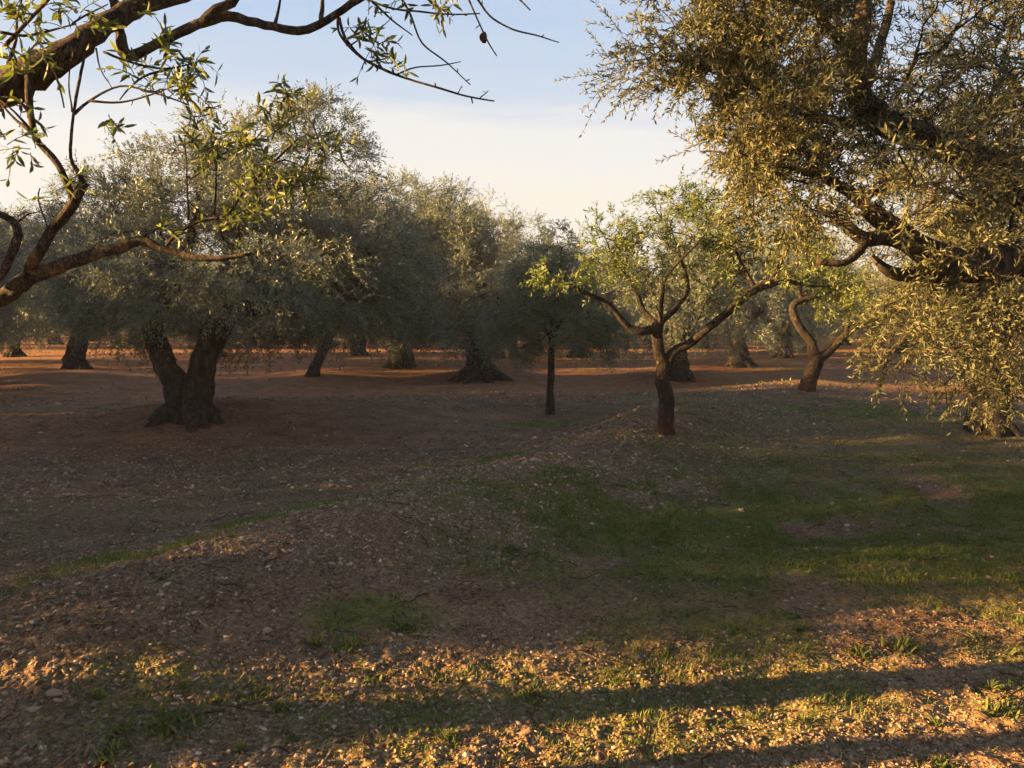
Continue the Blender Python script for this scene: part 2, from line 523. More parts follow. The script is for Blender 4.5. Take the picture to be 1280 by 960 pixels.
def bark_material(name, dark, mid, light, scale=6.0, lichen=None, lich_amt=0.0, bump=0.6, foot=None):
    m, nt, N, Lk = new_mat(name)
    tc = N.new('ShaderNodeTexCoord')
    mp = N.new('ShaderNodeMapping'); mp.inputs['Scale'].default_value = (1.0, 1.0, 0.45)
    Lk.new(tc.outputs['Object'], mp.inputs['Vector'])
    n1 = N.new('ShaderNodeTexNoise'); n1.inputs['Scale'].default_value = scale * 2.2; n1.inputs['Detail'].default_value = 7; n1.inputs['Roughness'].default_value = 0.65
    n1.inputs['Distortion'].default_value = 0.6
    Lk.new(mp.outputs[0], n1.inputs['Vector'])
    vo = N.new('ShaderNodeTexVoronoi'); vo.feature = 'DISTANCE_TO_EDGE'; vo.inputs['Scale'].default_value = scale * 3.2
    wv = N.new('ShaderNodeMixRGB'); wv.inputs['Fac'].default_value = 0.08
    Lk.new(mp.outputs[0], wv.inputs['Color1']); Lk.new(n1.outputs['Color'], wv.inputs['Color2'])
    Lk.new(wv.outputs[0], vo.inputs['Vector'])
    rp = ramp(N, [(0.28, dark), (0.5, mid), (0.72, light)])
    Lk.new(n1.outputs['Fac'], rp.inputs['Fac'])
    col = rp.outputs['Color']
    crk = N.new('ShaderNodeMapRange'); crk.inputs['From Min'].default_value = 0.0; crk.inputs['From Max'].default_value = 0.13
    crk.inputs['To Min'].default_value = 0.35; crk.inputs['To Max'].default_value = 1.0
    Lk.new(vo.outputs['Distance'], crk.inputs['Value'])
    mul = N.new('ShaderNodeMixRGB'); mul.blend_type = 'MULTIPLY'; mul.inputs['Fac'].default_value = 1.0
    Lk.new(col, mul.inputs['Color1']); Lk.new(crk.outputs[0], mul.inputs['Color2'])
    col = mul.outputs[0]
    if lichen:
        n2 = N.new('ShaderNodeTexNoise'); n2.inputs['Scale'].default_value = 9; n2.inputs['Detail'].default_value = 6; n2.inputs['Roughness'].default_value = 0.7
        Lk.new(tc.outputs['Object'], n2.inputs['Vector'])
        r2 = ramp(N, [(0.62 - lich_amt, (0, 0, 0)), (0.70 - lich_amt, (1, 1, 1))])
        Lk.new(n2.outputs['Fac'], r2.inputs['Fac'])
        mx = N.new('ShaderNodeMixRGB'); mx.inputs['Color2'].default_value = (*lichen, 1)
        Lk.new(r2.outputs['Color'], mx.inputs['Fac']); Lk.new(col, mx.inputs['Color1'])
        col = mx.outputs[0]
    if foot:
        sx = N.new('ShaderNodeSeparateXYZ'); Lk.new(tc.outputs['Object'], sx.inputs[0])
        mr = N.new('ShaderNodeMapRange'); mr.inputs['From Min'].default_value = 0.10; mr.inputs['From Max'].default_value = 0.42
        mr.inputs['To Min'].default_value = 0.55; mr.inputs['To Max'].default_value = 0.0
        ad = N.new('ShaderNodeMath'); ad.operation = 'MULTIPLY_ADD'; ad.inputs[1].default_value = 0.25
        Lk.new(n1.outputs['Fac'], ad.inputs[0]); Lk.new(sx.outputs['Z'], ad.inputs[2])
        Lk.new(ad.outputs[0], mr.inputs['Value'])
        mf = N.new('ShaderNodeMixRGB'); mf.inputs['Color2'].default_value = (*foot, 1)
        Lk.new(mr.outputs[0], mf.inputs['Fac']); Lk.new(col, mf.inputs['Color1'])
        col = mf.outputs[0]
    hgt = N.new('ShaderNodeMath'); hgt.operation = 'ADD'
    Lk.new(n1.outputs['Fac'], hgt.inputs[0]); Lk.new(crk.outputs[0], hgt.inputs[1])
    bp = N.new('ShaderNodeBump'); bp.inputs['Strength'].default_value = bump; bp.inputs['Distance'].default_value = 0.02
    Lk.new(hgt.outputs[0], bp.inputs['Height'])
    pb = N.new('ShaderNodeBsdfPrincipled'); pb.inputs['Roughness'].default_value = 0.9; pb.inputs['Specular IOR Level'].default_value = 0.15
    Lk.new(col, pb.inputs['Base Color']); Lk.new(bp.outputs[0], pb.inputs['Normal'])
    out = N.new('ShaderNodeOutputMaterial'); Lk.new(pb.outputs[0], out.inputs['Surface'])
    return m


def tone_material(name, stops, rough=0.85, bump=0.0, bscale=80, spec=0.2, trans=0.0):
    m, nt, N, Lk = new_mat(name)
    at = N.new('ShaderNodeAttribute'); at.attribute_name = 'tone'
    rp = ramp(N, stops); Lk.new(at.outputs['Fac'], rp.inputs['Fac'])
    tc = N.new('ShaderNodeTexCoord')
    nz = N.new('ShaderNodeTexNoise'); nz.inputs['Scale'].default_value = bscale; nz.inputs['Detail'].default_value = 4
    Lk.new(tc.outputs['Object'], nz.inputs['Vector'])
    mr = N.new('ShaderNodeMapRange'); mr.inputs['To Min'].default_value = 0.65; mr.inputs['To Max'].default_value = 1.3
    Lk.new(nz.outputs['Fac'], mr.inputs['Value'])
    mul = N.new('ShaderNodeMixRGB'); mul.blend_type = 'MULTIPLY'; mul.inputs['Fac'].default_value = 1
    Lk.new(rp.outputs['Color'], mul.inputs['Color1']); Lk.new(mr.outputs[0], mul.inputs['Color2'])
    pb = N.new('ShaderNodeBsdfPrincipled'); pb.inputs['Roughness'].default_value = rough; pb.inputs['Specular IOR Level'].default_value = spec
    Lk.new(mul.outputs[0], pb.inputs['Base Color'])
    if bump > 0:
        bp = N.new('ShaderNodeBump'); bp.inputs['Strength'].default_value = bump; bp.inputs['Distance'].default_value = 0.004
        Lk.new(nz.outputs['Fac'], bp.inputs['Height']); Lk.new(bp.outputs[0], pb.inputs['Normal'])
    out = N.new('ShaderNodeOutputMaterial')
    if trans > 0:
        tr = N.new('ShaderNodeBsdfTranslucent'); Lk.new(mul.outputs[0], tr.inputs['Color'])
        mi = N.new('ShaderNodeMixShader'); mi.inputs[0].default_value = trans
        Lk.new(pb.outputs[0], mi.inputs[1]); Lk.new(tr.outputs[0], mi.inputs[2]); Lk.new(mi.outputs[0], out.inputs['Surface'])
    else:
        Lk.new(pb.outputs[0], out.inputs['Surface'])
    return m


def ground_material():
    m, nt, N, Lk = new_mat('grove_soil')
    tc = N.new('ShaderNodeTexCoord')
    def noise(sc, det=5, ro=0.6, dist=0):
        n = N.new('ShaderNodeTexNoise'); n.inputs['Scale'].default_value = sc; n.inputs['Detail'].default_value = det
        n.inputs['Roughness'].default_value = ro; n.inputs['Distortion'].default_value = dist
        Lk.new(tc.outputs['Object'], n.inputs['Vector']); return n
    def attr(nm):
        a = N.new('ShaderNodeAttribute'); a.attribute_name = nm; return a
    def mix(fac, c1, c2, typ='MIX'):
        x = N.new('ShaderNodeMixRGB'); x.blend_type = typ
        for s, v in ((0, fac), (1, c1), (2, c2)):
            if isinstance(v, (int, float)): x.inputs[s].default_value = v
            elif isinstance(v, tuple): x.inputs[s].default_value = (*v, 1)
            else: Lk.new(v, x.inputs[s])
        return x.outputs[0]
    n_mid = noise(2.2, 6, 0.65, 0.4); n_fine = noise(38, 6, 0.7); n_gr = noise(140, 3, 0.6)
    soil = ramp(N, [(0.3, (0.056, 0.036, 0.022)), (0.5, (0.125, 0.084, 0.052)), (0.7, (0.21, 0.148, 0.098))])
    Lk.new(n_fine.outputs['Fac'], soil.inputs['Fac'])
    red = ramp(N, [(0.3, (0.085, 0.038, 0.020)), (0.5, (0.165, 0.078, 0.039)), (0.7, (0.26, 0.14, 0.075))])
    Lk.new(n_fine.outputs['Fac'], red.inputs['Fac'])
    col = mix(attr('red').outputs['Fac'], soil.outputs['Color'], red.outputs['Color'])
    dry = ramp(N, [(0.3, (0.10, 0.058, 0.028)), (0.48, (0.22, 0.135, 0.070)), (0.68, (0.36, 0.235, 0.135))])  # pale foreground earth with the low sun painted into its tones
    Lk.new(n_fine.outputs['Fac'], dry.inputs['Fac'])
    col = mix(attr('dry').outputs['Fac'], col, dry.outputs['Color'])
    # small stones
    vs = []
    for sc in (55.0, 26.0):
        v = N.new('ShaderNodeTexVoronoi'); v.inputs['Scale'].default_value = sc; v.inputs['Randomness'].default_value = 1.0
        d = N.new('ShaderNodeMixRGB'); d.inputs[0].default_value = 0.03
        Lk.new(tc.outputs['Object'], d.inputs[1]); Lk.new(n_fine.outputs['Color'], d.inputs[2]); Lk.new(d.outputs[0], v.inputs['Vector'])
        vs.append(v)
    sc_ = N.new('ShaderNodeSeparateColor'); Lk.new(vs[0].outputs['Color'], sc_.inputs[0])
    stone = ramp(N, [(0.0, (0.058, 0.039, 0.026)), (0.45, (0.145, 0.103, 0.071)), (0.85, (0.24, 0.18, 0.13)), (1.0, (0.36, 0.29, 0.22))])
    Lk.new(sc_.outputs[0], stone.inputs['Fac'])
    gap = N.new('ShaderNodeMapRange'); gap.inputs['From Min'].default_value = 0.35; gap.inputs['From Max'].default_value = 0.62
    gap.inputs['To Min'].default_value = 1.0; gap.inputs['To Max'].default_value = 0.0
    Lk.new(vs[0].outputs['Distance'], gap.inputs['Value'])
    pres = N.new('ShaderNodeMath'); pres.operation = 'GREATER_THAN'
    gm = N.new('ShaderNodeMath'); gm.operation = 'MULTIPLY'; gm.inputs[1].default_value = 1.15
    Lk.new(attr('gravel').outputs['Fac'], gm.inputs[0])
    Lk.new(gm.outputs[0], pres.inputs[0]); Lk.new(sc_.outputs[1], pres.inputs[1])
    sf = N.new('ShaderNodeMath'); sf.operation = 'MULTIPLY'; Lk.new(gap.outputs[0], sf.inputs[0]); Lk.new(pres.outputs[0], sf.inputs[1])
    col = mix(sf.outputs[0], col, stone.outputs['Color'])
    # moss and short green growth
    gr = ramp(N, [(0.3, (0.028, 0.050, 0.006)), (0.52, (0.085, 0.132, 0.016)), (0.72, (0.16, 0.21, 0.030))])
    Lk.new(n_gr.outputs['Fac'], gr.inputs['Fac'])
    gf = N.new('ShaderNodeMath'); gf.operation = 'MULTIPLY'; gf.use_clamp = True
    gn = N.new('ShaderNodeMapRange'); gn.inputs['From Min'].default_value = 0.38; gn.inputs['From Max'].default_value = 0.6
    Lk.new(n_fine.outputs['Fac'], gn.inputs['Value'])
    Lk.new(attr('grass').outputs['Fac'], gf.inputs[0]); Lk.new(gn.outputs[0], gf.inputs[1])
    col = mix(gf.outputs[0], col, gr.outputs['Color'])
    big = N.new('ShaderNodeMapRange'); big.inputs['From Min'].default_value = 0.3; big.inputs['From Max'].default_value = 0.7
    big.inputs['To Min'].default_value = 0.85; big.inputs['To Max'].default_value = 1.75
    Lk.new(n_mid.outputs['Fac'], big.inputs['Value'])
    col = mix(1.0, col, big.outputs[0], 'MULTIPLY')
    # relief
    inv = N.new('ShaderNodeMath'); inv.operation = 'MULTIPLY'; inv.inputs[1].default_value = 1.0
    Lk.new(sf.outputs[0], inv.inputs[0])
    h = N.new('ShaderNodeMath'); h.operation = 'ADD'
    Lk.new(inv.outputs[0], h.inputs[0])
    h2 = N.new('ShaderNodeMath'); h2.operation = 'MULTIPLY_ADD'; h2.inputs[1].default_value = 1.6
    Lk.new(n_fine.outputs['Fac'], h2.inputs[0])
    inv2 = N.new('ShaderNodeMath'); inv2.operation = 'MULTIPLY'; inv2.inputs[1].default_value = -0.9
    Lk.new(vs[1].outputs['Distance'], inv2.inputs[0]); Lk.new(inv2.outputs[0], h2.inputs[2])
    Lk.new(h2.outputs[0], h.inputs[1])
    bp = N.new('ShaderNodeBump'); bp.inputs['Strength'].default_value = 1.0; bp.inputs['Distance'].default_value = 0.028
    Lk.new(h.outputs[0], bp.inputs['Height'])
    pb = N.new('ShaderNodeBsdfPrincipled'); pb.inputs['Roughness'].default_value = 0.95; pb.inputs['Specular IOR Level'].default_value = 0.1
    Lk.new(col, pb.inputs['Base Color']); Lk.new(bp.outputs[0], pb.inputs['Normal'])
    out = N.new('ShaderNodeOutputMaterial'); Lk.new(pb.outputs[0], out.inputs['Surface'])
    return m


M_OLIVE = leaf_material('olive_leaf', (0.048, 0.068, 0.054), (0.098, 0.122, 0.092), (0.18, 0.20, 0.15), trans=0.22)
M_OLIVE_NEAR = leaf_material('olive_leaf_yellowish', (0.032, 0.041, 0.020), (0.082, 0.090, 0.043), (0.18, 0.172, 0.09), trans=0.28)  # yellower leaf tones for the two olives at right
M_YOUNG = leaf_material('young_olive_leaf', (0.050, 0.072, 0.050), (0.10, 0.13, 0.082), (0.16, 0.195, 0.12), trans=0.22)
M_ALMOND = leaf_material('almond_leaf', (0.042, 0.058, 0.019), (0.088, 0.112, 0.032), (0.17, 0.185, 0.058), trans=0.32)
M_ALMOND_FRESH = leaf_material('almond_leaf_fresh', (0.044, 0.070, 0.026), (0.088, 0.125, 0.040), (0.155, 0.185, 0.062), trans=0.32)
M_ALMOND_NEAR = leaf_material('almond_leaf_muted', (0.036, 0.050, 0.016), (0.075, 0.098, 0.030), (0.135, 0.155, 0.05), trans=0.33)
M_BARK_OL = bark_material('olive_bark', (0.014, 0.011, 0.009), (0.036, 0.029, 0.023), (0.075, 0.062, 0.05), scale=5, bump=0.9)
M_BARK_AL = bark_material('almond_bark', (0.011, 0.009, 0.007), (0.030, 0.024, 0.019), (0.070, 0.057, 0.045), scale=9, bump=0.8,
                          lichen=(0.16, 0.13, 0.08), lich_amt=0.0, foot=(0.09, 0.034, 0.016))
M_BARK_NEAR = bark_material('almond_bark_lichen', (0.018, 0.014, 0.011), (0.058, 0.045, 0.035), (0.13, 0.105, 0.082), scale=16, bump=1.0,
                            lichen=(0.17, 0.105, 0.05), lich_amt=0.05)
M_STONE = tone_material('limestone', [(0.0, (0.062, 0.038, 0.022)), (0.5, (0.170, 0.114, 0.072)), (0.8, (0.285, 0.205, 0.135)), (1.0, (0.42, 0.33, 0.24))], bump=0.6, bscale=90)
M_GRASS = tone_material('grass_blade', [(0.0, (0.038, 0.064, 0.010)), (0.6, (0.105, 0.15, 0.023)), (0.9, (0.19, 0.215, 0.04)), (1.0, (0.24, 0.19, 0.09))], rough=0.6, bscale=30, trans=0.3)
M_WEED = tone_material('weed_leaf', [(0.0, (0.035, 0.055, 0.012)), (0.6, (0.08, 0.11, 0.022)), (1.0, (0.17, 0.18, 0.045))], rough=0.55, bscale=40, trans=0.35)
M_LITTER = tone_material('dry_leaf', [(0.0, (0.055, 0.036, 0.022)), (0.5, (0.14, 0.10, 0.065)), (0.9, (0.27, 0.22, 0.16)), (1.0, (0.45, 0.41, 0.35))], rough=0.7, bscale=60, trans=0.1)
M_HULL = tone_material('almond_hull', [(0.0, (0.03, 0.02, 0.014)), (1.0, (0.05, 0.032, 0.02))], bump=0.7, bscale=160)
M_GROUND = ground_material()


# ---------------------------------------------------------------- ground sheet
def make_ground():
    r = np.concatenate([np.linspace(0.15, 1.9, 24, endpoint=False), np.linspace(1.9, 7.5, 400, endpoint=False),
                        7.5 * (600 / 7.5) ** np.linspace(0, 1, 300)])
    f = np.linspace(-R(48), R(48), 760)
    b = np.linspace(R(48), R(312), 200)[1:-1]
    th = np.concatenate([f, b])
    RR, TT = np.meshgrid(r, th, indexing='ij')
    X = RR * np.sin(TT); Y = RR * np.cos(TT)
    Z = ground_fine(X, Y)
    far = np.clip((RR - 90) / 200, 0, 1); Z = Z * (1 - far)
    V = np.stack([X, Y, Z], -1).reshape(-1, 3)
    nr, nt_ = RR.shape
    idx = np.arange(nr * nt_).reshape(nr, nt_)
    a = idx[:-1]; bb = idx[1:]
    q = np.stack([a, bb, np.roll(bb, -1, 1), np.roll(a, -1, 1)], -1).reshape(-1, 4)
    V = np.vstack([V, [[0, 0, float(ground_fine(np.array(0.0), np.array(0.0)))]]])
    c = len(V) - 1
    t = np.stack([np.full(nt_, c), idx[0], np.roll(idx[0], -1)], -1)
    x, y = V[:, 0], V[:, 1]
    me = build_mesh('ground', V, q, t, M_GROUND, smooth=True,
                    attrs={'grass': grass_mask(x, y), 'gravel': gravel_mask(x, y), 'red': red_mask(x, y), 'dry': lit_pale_mask(x, y)})  # the last attribute carries the painted foreground sunlight
    o = mesh_obj('ground', me)
    tag(o, kind='structure')


make_ground()

# ---------------------------------------------------------------- stones
ICO_V = None


def ico():
    import bmesh
    bm = bmesh.new(); bmesh.ops.create_icosphere(bm, subdivisions=1, radius=1)
    v = np.array([x.co[:] for x in bm.verts]); f = np.array([[w.index for w in x.verts] for x in bm.faces]); bm.free()
    return v, f


def ico2():
    import bmesh
    bm = bmesh.new(); bmesh.ops.create_icosphere(bm, subdivisions=3, radius=1)
    v = np.array([x.co[:] for x in bm.verts]); f = np.array([[w.index for w in x.verts] for x in bm.faces]); bm.free()
    return v, f


def make_gravel():
    v0, f0 = ico()
    parts = []
    # candidates, denser where the ground is near
    for (y0, y1, dens, smin, smax) in ((2.2, 4.2, 5200, .0032, .015), (4.2, 6.5, 1500, .0045, .017), (6.5, 10, 560, .006, .022), (10, 17, 150, .010, .030)):
        half = y1 * 0.70 + 0.4
        n = int(dens * 2 * half * (y1 - y0))
        x = rng.uniform(-half, half, n); y = rng.uniform(y0, y1, n)
        ok = np.abs(x) < y * 0.70 + 0.4
        x, y = x[ok], y[ok]
        k = rng.random(len(x)) < np.clip(gravel_mask(x, y) * 1.1 - 0.45 * grass_mask(x, y), 0.08, 1)
        x, y = x[k], y[k]
        s = smin + (smax - smin) * rng.random(len(x)) ** (3.6 if y0 < 4 else 2.8) * (np.clip(0.80 - 0.20 * x, .42, 1.0) if y0 < 4 else 1.0)
        parts.append((x, y, s))
    x = np.concatenate([p[0] for p in parts]); y = np.concatenate([p[1] for p in parts]); s = np.concatenate([p[2] for p in parts])
    n = len(x)
    z = ground_fine(x, y)
    d = 1 + rng.normal(0, 0.27, (n, len(v0), 1))
    V = v0[None] * d * (s[:, None] * np.array([1, 1, 1]))[:, None, :]
    V = V * np.stack([rng.uniform(.8, 1.7, n), rng.uniform(.6, 1.1, n), rng.uniform(.4, .85, n)], -1)[:, None, :]
    a = rng.uniform(0, 6.28, n); ca, sa = np.cos(a)[:, None], np.sin(a)[:, None]
    V = np.stack([V[..., 0] * ca - V[..., 1] * sa, V[..., 0] * sa + V[..., 1] * ca, V[..., 2]], -1)
    tilt = rng.normal(0, 0.25, (n, 1))
    V[..., 2] += V[..., 0] * tilt
    V = V + np.stack([x, y, z + s * 0.10], -1)[:, None, :]
    F = (np.arange(n)[:, None, None] * len(v0) + f0[None]).reshape(-1, 3)
    tone = np.clip(rng.normal(0.30, 0.2, n) + 0.30 * lit_pale_mask(x, y) * np.clip(.6 + .35 * x, .15, 1) + .24 * (y > 4.6), 0, .9)  # foreground chips lightened too, matching the painted sunlight
    tone[rng.random(n) < 0.04] = rng.uniform(.8, 1)
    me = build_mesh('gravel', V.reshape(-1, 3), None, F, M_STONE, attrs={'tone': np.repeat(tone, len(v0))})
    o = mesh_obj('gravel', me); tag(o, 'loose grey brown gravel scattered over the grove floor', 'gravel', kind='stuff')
    print('gravel', n)


make_gravel()


def make_stone(u, v, w_px, flat, tone, label, ang=0.0):
    p = G(u, v)
    s = w_px / FPX * p[1] * 0.5
    v0, f0 = ico2()
    V = v0.copy()
    for _ in range(9):                       # chip facets off
        nrm = unit(rng.normal(0, 1, 3)); lim = rng.uniform(.45, .80)
        h = V @ nrm
        V = V - np.maximum(h - lim, 0)[:, None] * nrm * 0.9
    V = V * (1 + 0.05 * rng.normal(0, 1, (len(V), 1)) * 0.5)
    V = V * np.array([1.0, 0.75, flat]) * s * 1.12
    me = build_mesh('stone', V, None, f0, M_STONE, attrs={'tone': np.full(len(V), tone * .78)})
    o = mesh_obj('stone', me)
    o.location = (p[0], p[1], float(ground_fine(np.array(p[0]), np.array(p[1]))) + s * flat * 0.45)
    o.rotation_euler = (rng.normal(0, .15), rng.normal(0, .15), ang)
    tag(o, label, 'stone', 'larger stones lying on the gravel')


STONES = [
    (70, 872, 24, .5, .75, 'broad pale grey stone, largest of the stones at lower left', .2),
    (44, 894, 17, .6, .85, 'wedge shaped sunlit stone just below the broad pale grey stone', .5),
    (76, 900, 9, .7, .6, 'small rounded stone right of the wedge shaped stone', 0),
    (47, 870, 11, .7, .55, 'small orange brown stone left of the broad pale grey stone', 1),
    (10, 857, 8, .8, .8, 'small sunlit round stone at the left edge of the photo', 0),
    (75, 797, 13, .6, .55, 'tan stone lying beside the strip of green growth at left', .3),
    (80, 838, 12, .7, .5, 'dull stone halfway between tan stone and broad pale grey stone', .9),
    (122, 846, 11, .7, .6, 'tan stone behind a small sunlit weed at lower left', .3),
    (145, 849, 9, .8, .55, 'blocky stone right behind a small sunlit weed at lower left', .1),
    (155, 842, 9, .7, .6, 'grey stone touching the blocky stone behind the small weed', 1.4),
    (225, 819, 13, .5, .85, 'whitish flat stone of a touching pair in the gravel at left', .4),
    (218, 826, 10, .7, .65, 'rounder tan stone of a touching pair in the gravel at left', 0),
    (333, 794, 18, .5, .75, 'pale angular stone left of the low green weeds, in gravel', .2),
    (370, 805, 12, .6, .55, 'brown stone between pale angular stone and the low green weeds', .8),
    (194, 928, 8, .8, .6, 'small stone near the two curled dry sticks, lower left corner', .0),
    (284, 844, 9, .7, .7, 'lone small tan stone in the gravel above the weeds, lower left', .3),
    (312, 735, 14, .45, .65, 'flat pale stone in the middle of the gravel, left half', .1),
    (258, 733, 17, .4, .5, 'long flat stone in the gravel beside the green strip', .2),
    (584, 732, 8, .7, .75, 'small tan stone at the left border of the big green patch', 0),
    (467, 736, 9, .6, .8, 'yellowish angular stone in gravel left of the big green patch', .5),
    (655, 920, 20, .4, .5, 'flat grey stone half buried near the bottom of the photo', .1),
    (1042, 943, 16, .5, .6, 'grey rounded stone by the bottom edge, right half', .4),
    (905, 791, 10, .7, .75, 'small pale stone at the shadow border right of centre', .2),
    (1015, 925, 9, .6, .7, 'small reddish stone above the grey rounded stone, lower right', .2),
    (628, 686, 9, .35, 1.0, 'white chip lying at the near edge of gravel beside green patch', .2),
]
for s in STONES: make_stone(*s)


# ---------------------------------------------------------------- grass, weeds, litter
def blades(n_try, box, dens_fn, h_rng, w, tone_rng):
    x = rng.uniform(box[0], box[1], n_try); y = rng.uniform(box[2], box[3], n_try)
    ok = (np.abs(x) < y * 0.72 + 0.5) & (rng.random(n_try) < dens_fn(x, y))
    x, y = x[ok], y[ok]; n = len(x)
    z = ground_fine(x, y) - 0.003
    cl = fbm(x * 9, y * 9, 87, 2)
    kk = rng.random(n) < np.clip((cl - .30) * 5, .2, 1)
    x, y, z, cl = x[kk], y[kk], z[kk], cl[kk]; n = len(x)
    h = rng.uniform(h_rng[0], h_rng[1], n) * (0.25 + 1.6 * np.clip(cl - .2, 0, 1) * (0.5 + fbm(x * 2.5, y * 2.5, 83, 2)))
    a = rng.uniform(0, 6.28, n); lean = rng.uniform(0.1, 0.9, n)
    base = np.stack([x, y, z], -1)
    dirv = np.stack([np.cos(a) * lean, np.sin(a) * lean, np.ones(n)], -1); dirv = unit(dirv)
    side = np.stack([-np.sin(a), np.cos(a), np.zeros(n)], -1)
    ww = (w * rng.uniform(.6, 1.4, n))[:, None]
    mid = base + dirv * (h * .55)[:, None]
    tip = base + dirv * (h * .9)[:, None] + np.stack([np.cos(a), np.sin(a), -0.3 * np.ones(n)], -1) * (h * lean * .35)[:, None]
    V = np.stack([base - side * ww * .5, base + side * ww * .5, mid + side * ww * .45, mid - side * ww * .45, tip], 1)
    t = rng.uniform(tone_rng[0], tone_rng[1], n) * (0.6 + 0.8 * fbm(x * 1.5, y * 1.5, 91, 2))
    t = np.clip(t, 0, 0.93); t[rng.random(n) < 0.05] = 1.0
    return V, t


def make_grass():
    Vs = []; Ts = []
    gm = lambda k: (lambda x, y: np.clip(grass_mask(x, y) * k, 0, 1))
    for a in ((130000, (-4, 4.2, 2.3, 5.0), gm(1.0), (.012, .042), .0035, (0.1, 0.95)),
              (360000, (-5, 6.5, 4.8, 9.5), gm(1.15), (.014, .048), .0052, (0.15, 0.9)),
              (60000, (-3, 9, 9.5, 15), gm(0.9), (.02, .055), .008, (0.05, 0.8)),
              (40000, (-26, 26, 15, 44), lambda x, y: .5 * (fbm(x * .8, y * .8, 77, 3) > .56), (.04, .13), .018, (0.2, 0.9)),
              (3000, (-3.5, 3.5, 2.3, 5), lambda x, y: 0.5 + 0 * x, (.015, .05), .003, (0.2, 0.95))):
        V, t = blades(*a); Vs.append(V); Ts.append(t)
    V = np.concatenate(Vs); t = np.concatenate(Ts); n = len(V)
    b = np.arange(n)[:, None] * 5
    me = build_mesh('grass', V.reshape(-1, 3), b + np.array([[0, 1, 2, 3]]), b + np.array([[3, 2, 4]]), M_GRASS, attrs={'tone': np.repeat(t, 5)})
    tag(mesh_obj('grass', me), 'short dull green grass and moss growing in patches on the soil', 'grass', kind='stuff')
    print('grass', n)
    # broad little ground leaves
    LV = Leaves()
    nt = 26000
    x = rng.uniform(-4.5, 5.5, nt); y = rng.uniform(2.4, 9, nt)
    ok = (np.abs(x) < y * 0.7 + .4) & (rng.random(nt) < grass_mask(x, y) * 1.2)
    x, y = x[ok], y[ok]; n = len(x); z = ground_fine(x, y) + rng.uniform(.004, .02, n)
    a = rng.uniform(0, 6.28, n)
    LV.add(np.stack([x, y, z], -1), np.stack([np.cos(a), np.sin(a), rng.uniform(-.1, .6, n)], -1), rng.normal(0, .3, (n, 3)) + [0, 0, 1],
           rng.uniform(.010, .024, n), rng.uniform(.006, .013, n), rng.uniform(0, .75, n))
    nc = 1500
    x = rng.uniform(-4.2, 5.0, nc); y = 2.4 + 6.5 * rng.random(nc) ** 1.4
    ok = (np.abs(x) < y * 0.68 + .3) & (rng.random(nc) < np.clip(grass_mask(x, y) + .10 + .2 * (y < 4.3), 0, 1))
    for cx, cy in zip(x[ok], y[ok]):
        k = int(rng.integers(6, 18)); hh = rng.uniform(.010, .030) * (1.3 if cy < 4.4 else 1)
        a = rng.uniform(0, 6.28, k); el = rng.uniform(.2, 1.2, k); o = rng.normal(0, hh * .7, (k, 2))
        br = rng.uniform(.16, .5)
        LV.add(np.stack([cx + o[:, 0], cy + o[:, 1], ground_fine(cx + o[:, 0], cy + o[:, 1]) - .003], -1),
               np.stack([np.cos(a) * np.cos(el), np.sin(a) * np.cos(el), np.sin(el)], -1),
               np.stack([-np.cos(a) * np.sin(el), -np.sin(a) * np.sin(el), np.cos(el)], -1) + rng.normal(0, .2, (k, 3)),
               hh * rng.uniform(.6, 1.4, k), hh * br * rng.uniform(.7, 1.3, k), np.clip(rng.uniform(.1, .9) + rng.normal(0, .15, k), 0, 1))
    me = LV.mesh('ground_cover', M_WEED)
    tag(mesh_obj('ground_cover', me), 'tiny broad leaved ground cover in among the short grass', 'ground cover', kind='stuff')


make_grass()


def make_litter():
    LV = Leaves()
    n = 42000
    y = 2.3 + 15 * rng.random(n) ** 1.3
    x = rng.uniform(-1, 1, n) * (y * 0.72 + 0.4)
    k = rng.random(n) < (0.30 + 0.7 * np.clip(fbm(x * 1.6, y * 1.6, 97, 3) * 5 - 2.2, 0, 1)) * (1 - .55 * grass_mask(x, y))
    x, y = x[k], y[k]; n = len(x)
    z = ground_fine(x, y) + rng.uniform(.002, .012, n)
    a = rng.uniform(0, 6.28, n); g = 1 + y * 0.05
    LV.add(np.stack([x, y, z], -1), np.stack([np.cos(a), np.sin(a), rng.normal(0, .35, n)], -1), rng.normal(0, .5, (n, 3)) + [0, 0, 1],
           rng.uniform(.016, .042, n) * g, rng.uniform(.005, .011, n) * g, np.clip(rng.normal(.32, .22, n), 0, .92))
    tag(mesh_obj('leaf_litter', LV.mesh('leaf_litter', M_LITTER)), 'dry fallen leaves littering the gravel and soil', 'leaf litter', kind='stuff')
    T = Tubes()
    for i in range(420):
        y = 2.6 + 13 * rng.random() ** 1.2; x = rng.uniform(-1, 1) * (y * .68)
        L = rng.uniform(.05, .22) * (1 + y * .04); a = rng.uniform(0, 6.28)
        k = np.linspace(-.5, .5, 5)
        px = x + np.cos(a) * k * L + rng.normal(0, .05 * L, 5); py = y + np.sin(a) * k * L + rng.normal(0, .05 * L, 5)
        pz = ground_fine(px, py) + .006 + rng.uniform(0, .012, 5)
        T.add(np.stack([px, py, pz], -1), np.linspace(.0028, .0012, 5) * (1 + y * .06), 4)
    me = T.mesh('twig_litter', M_BARK_AL)
    tag(mesh_obj('twig_litter', me), 'thin broken twigs strewn over the ground', 'twigs', kind='stuff')


make_litter()


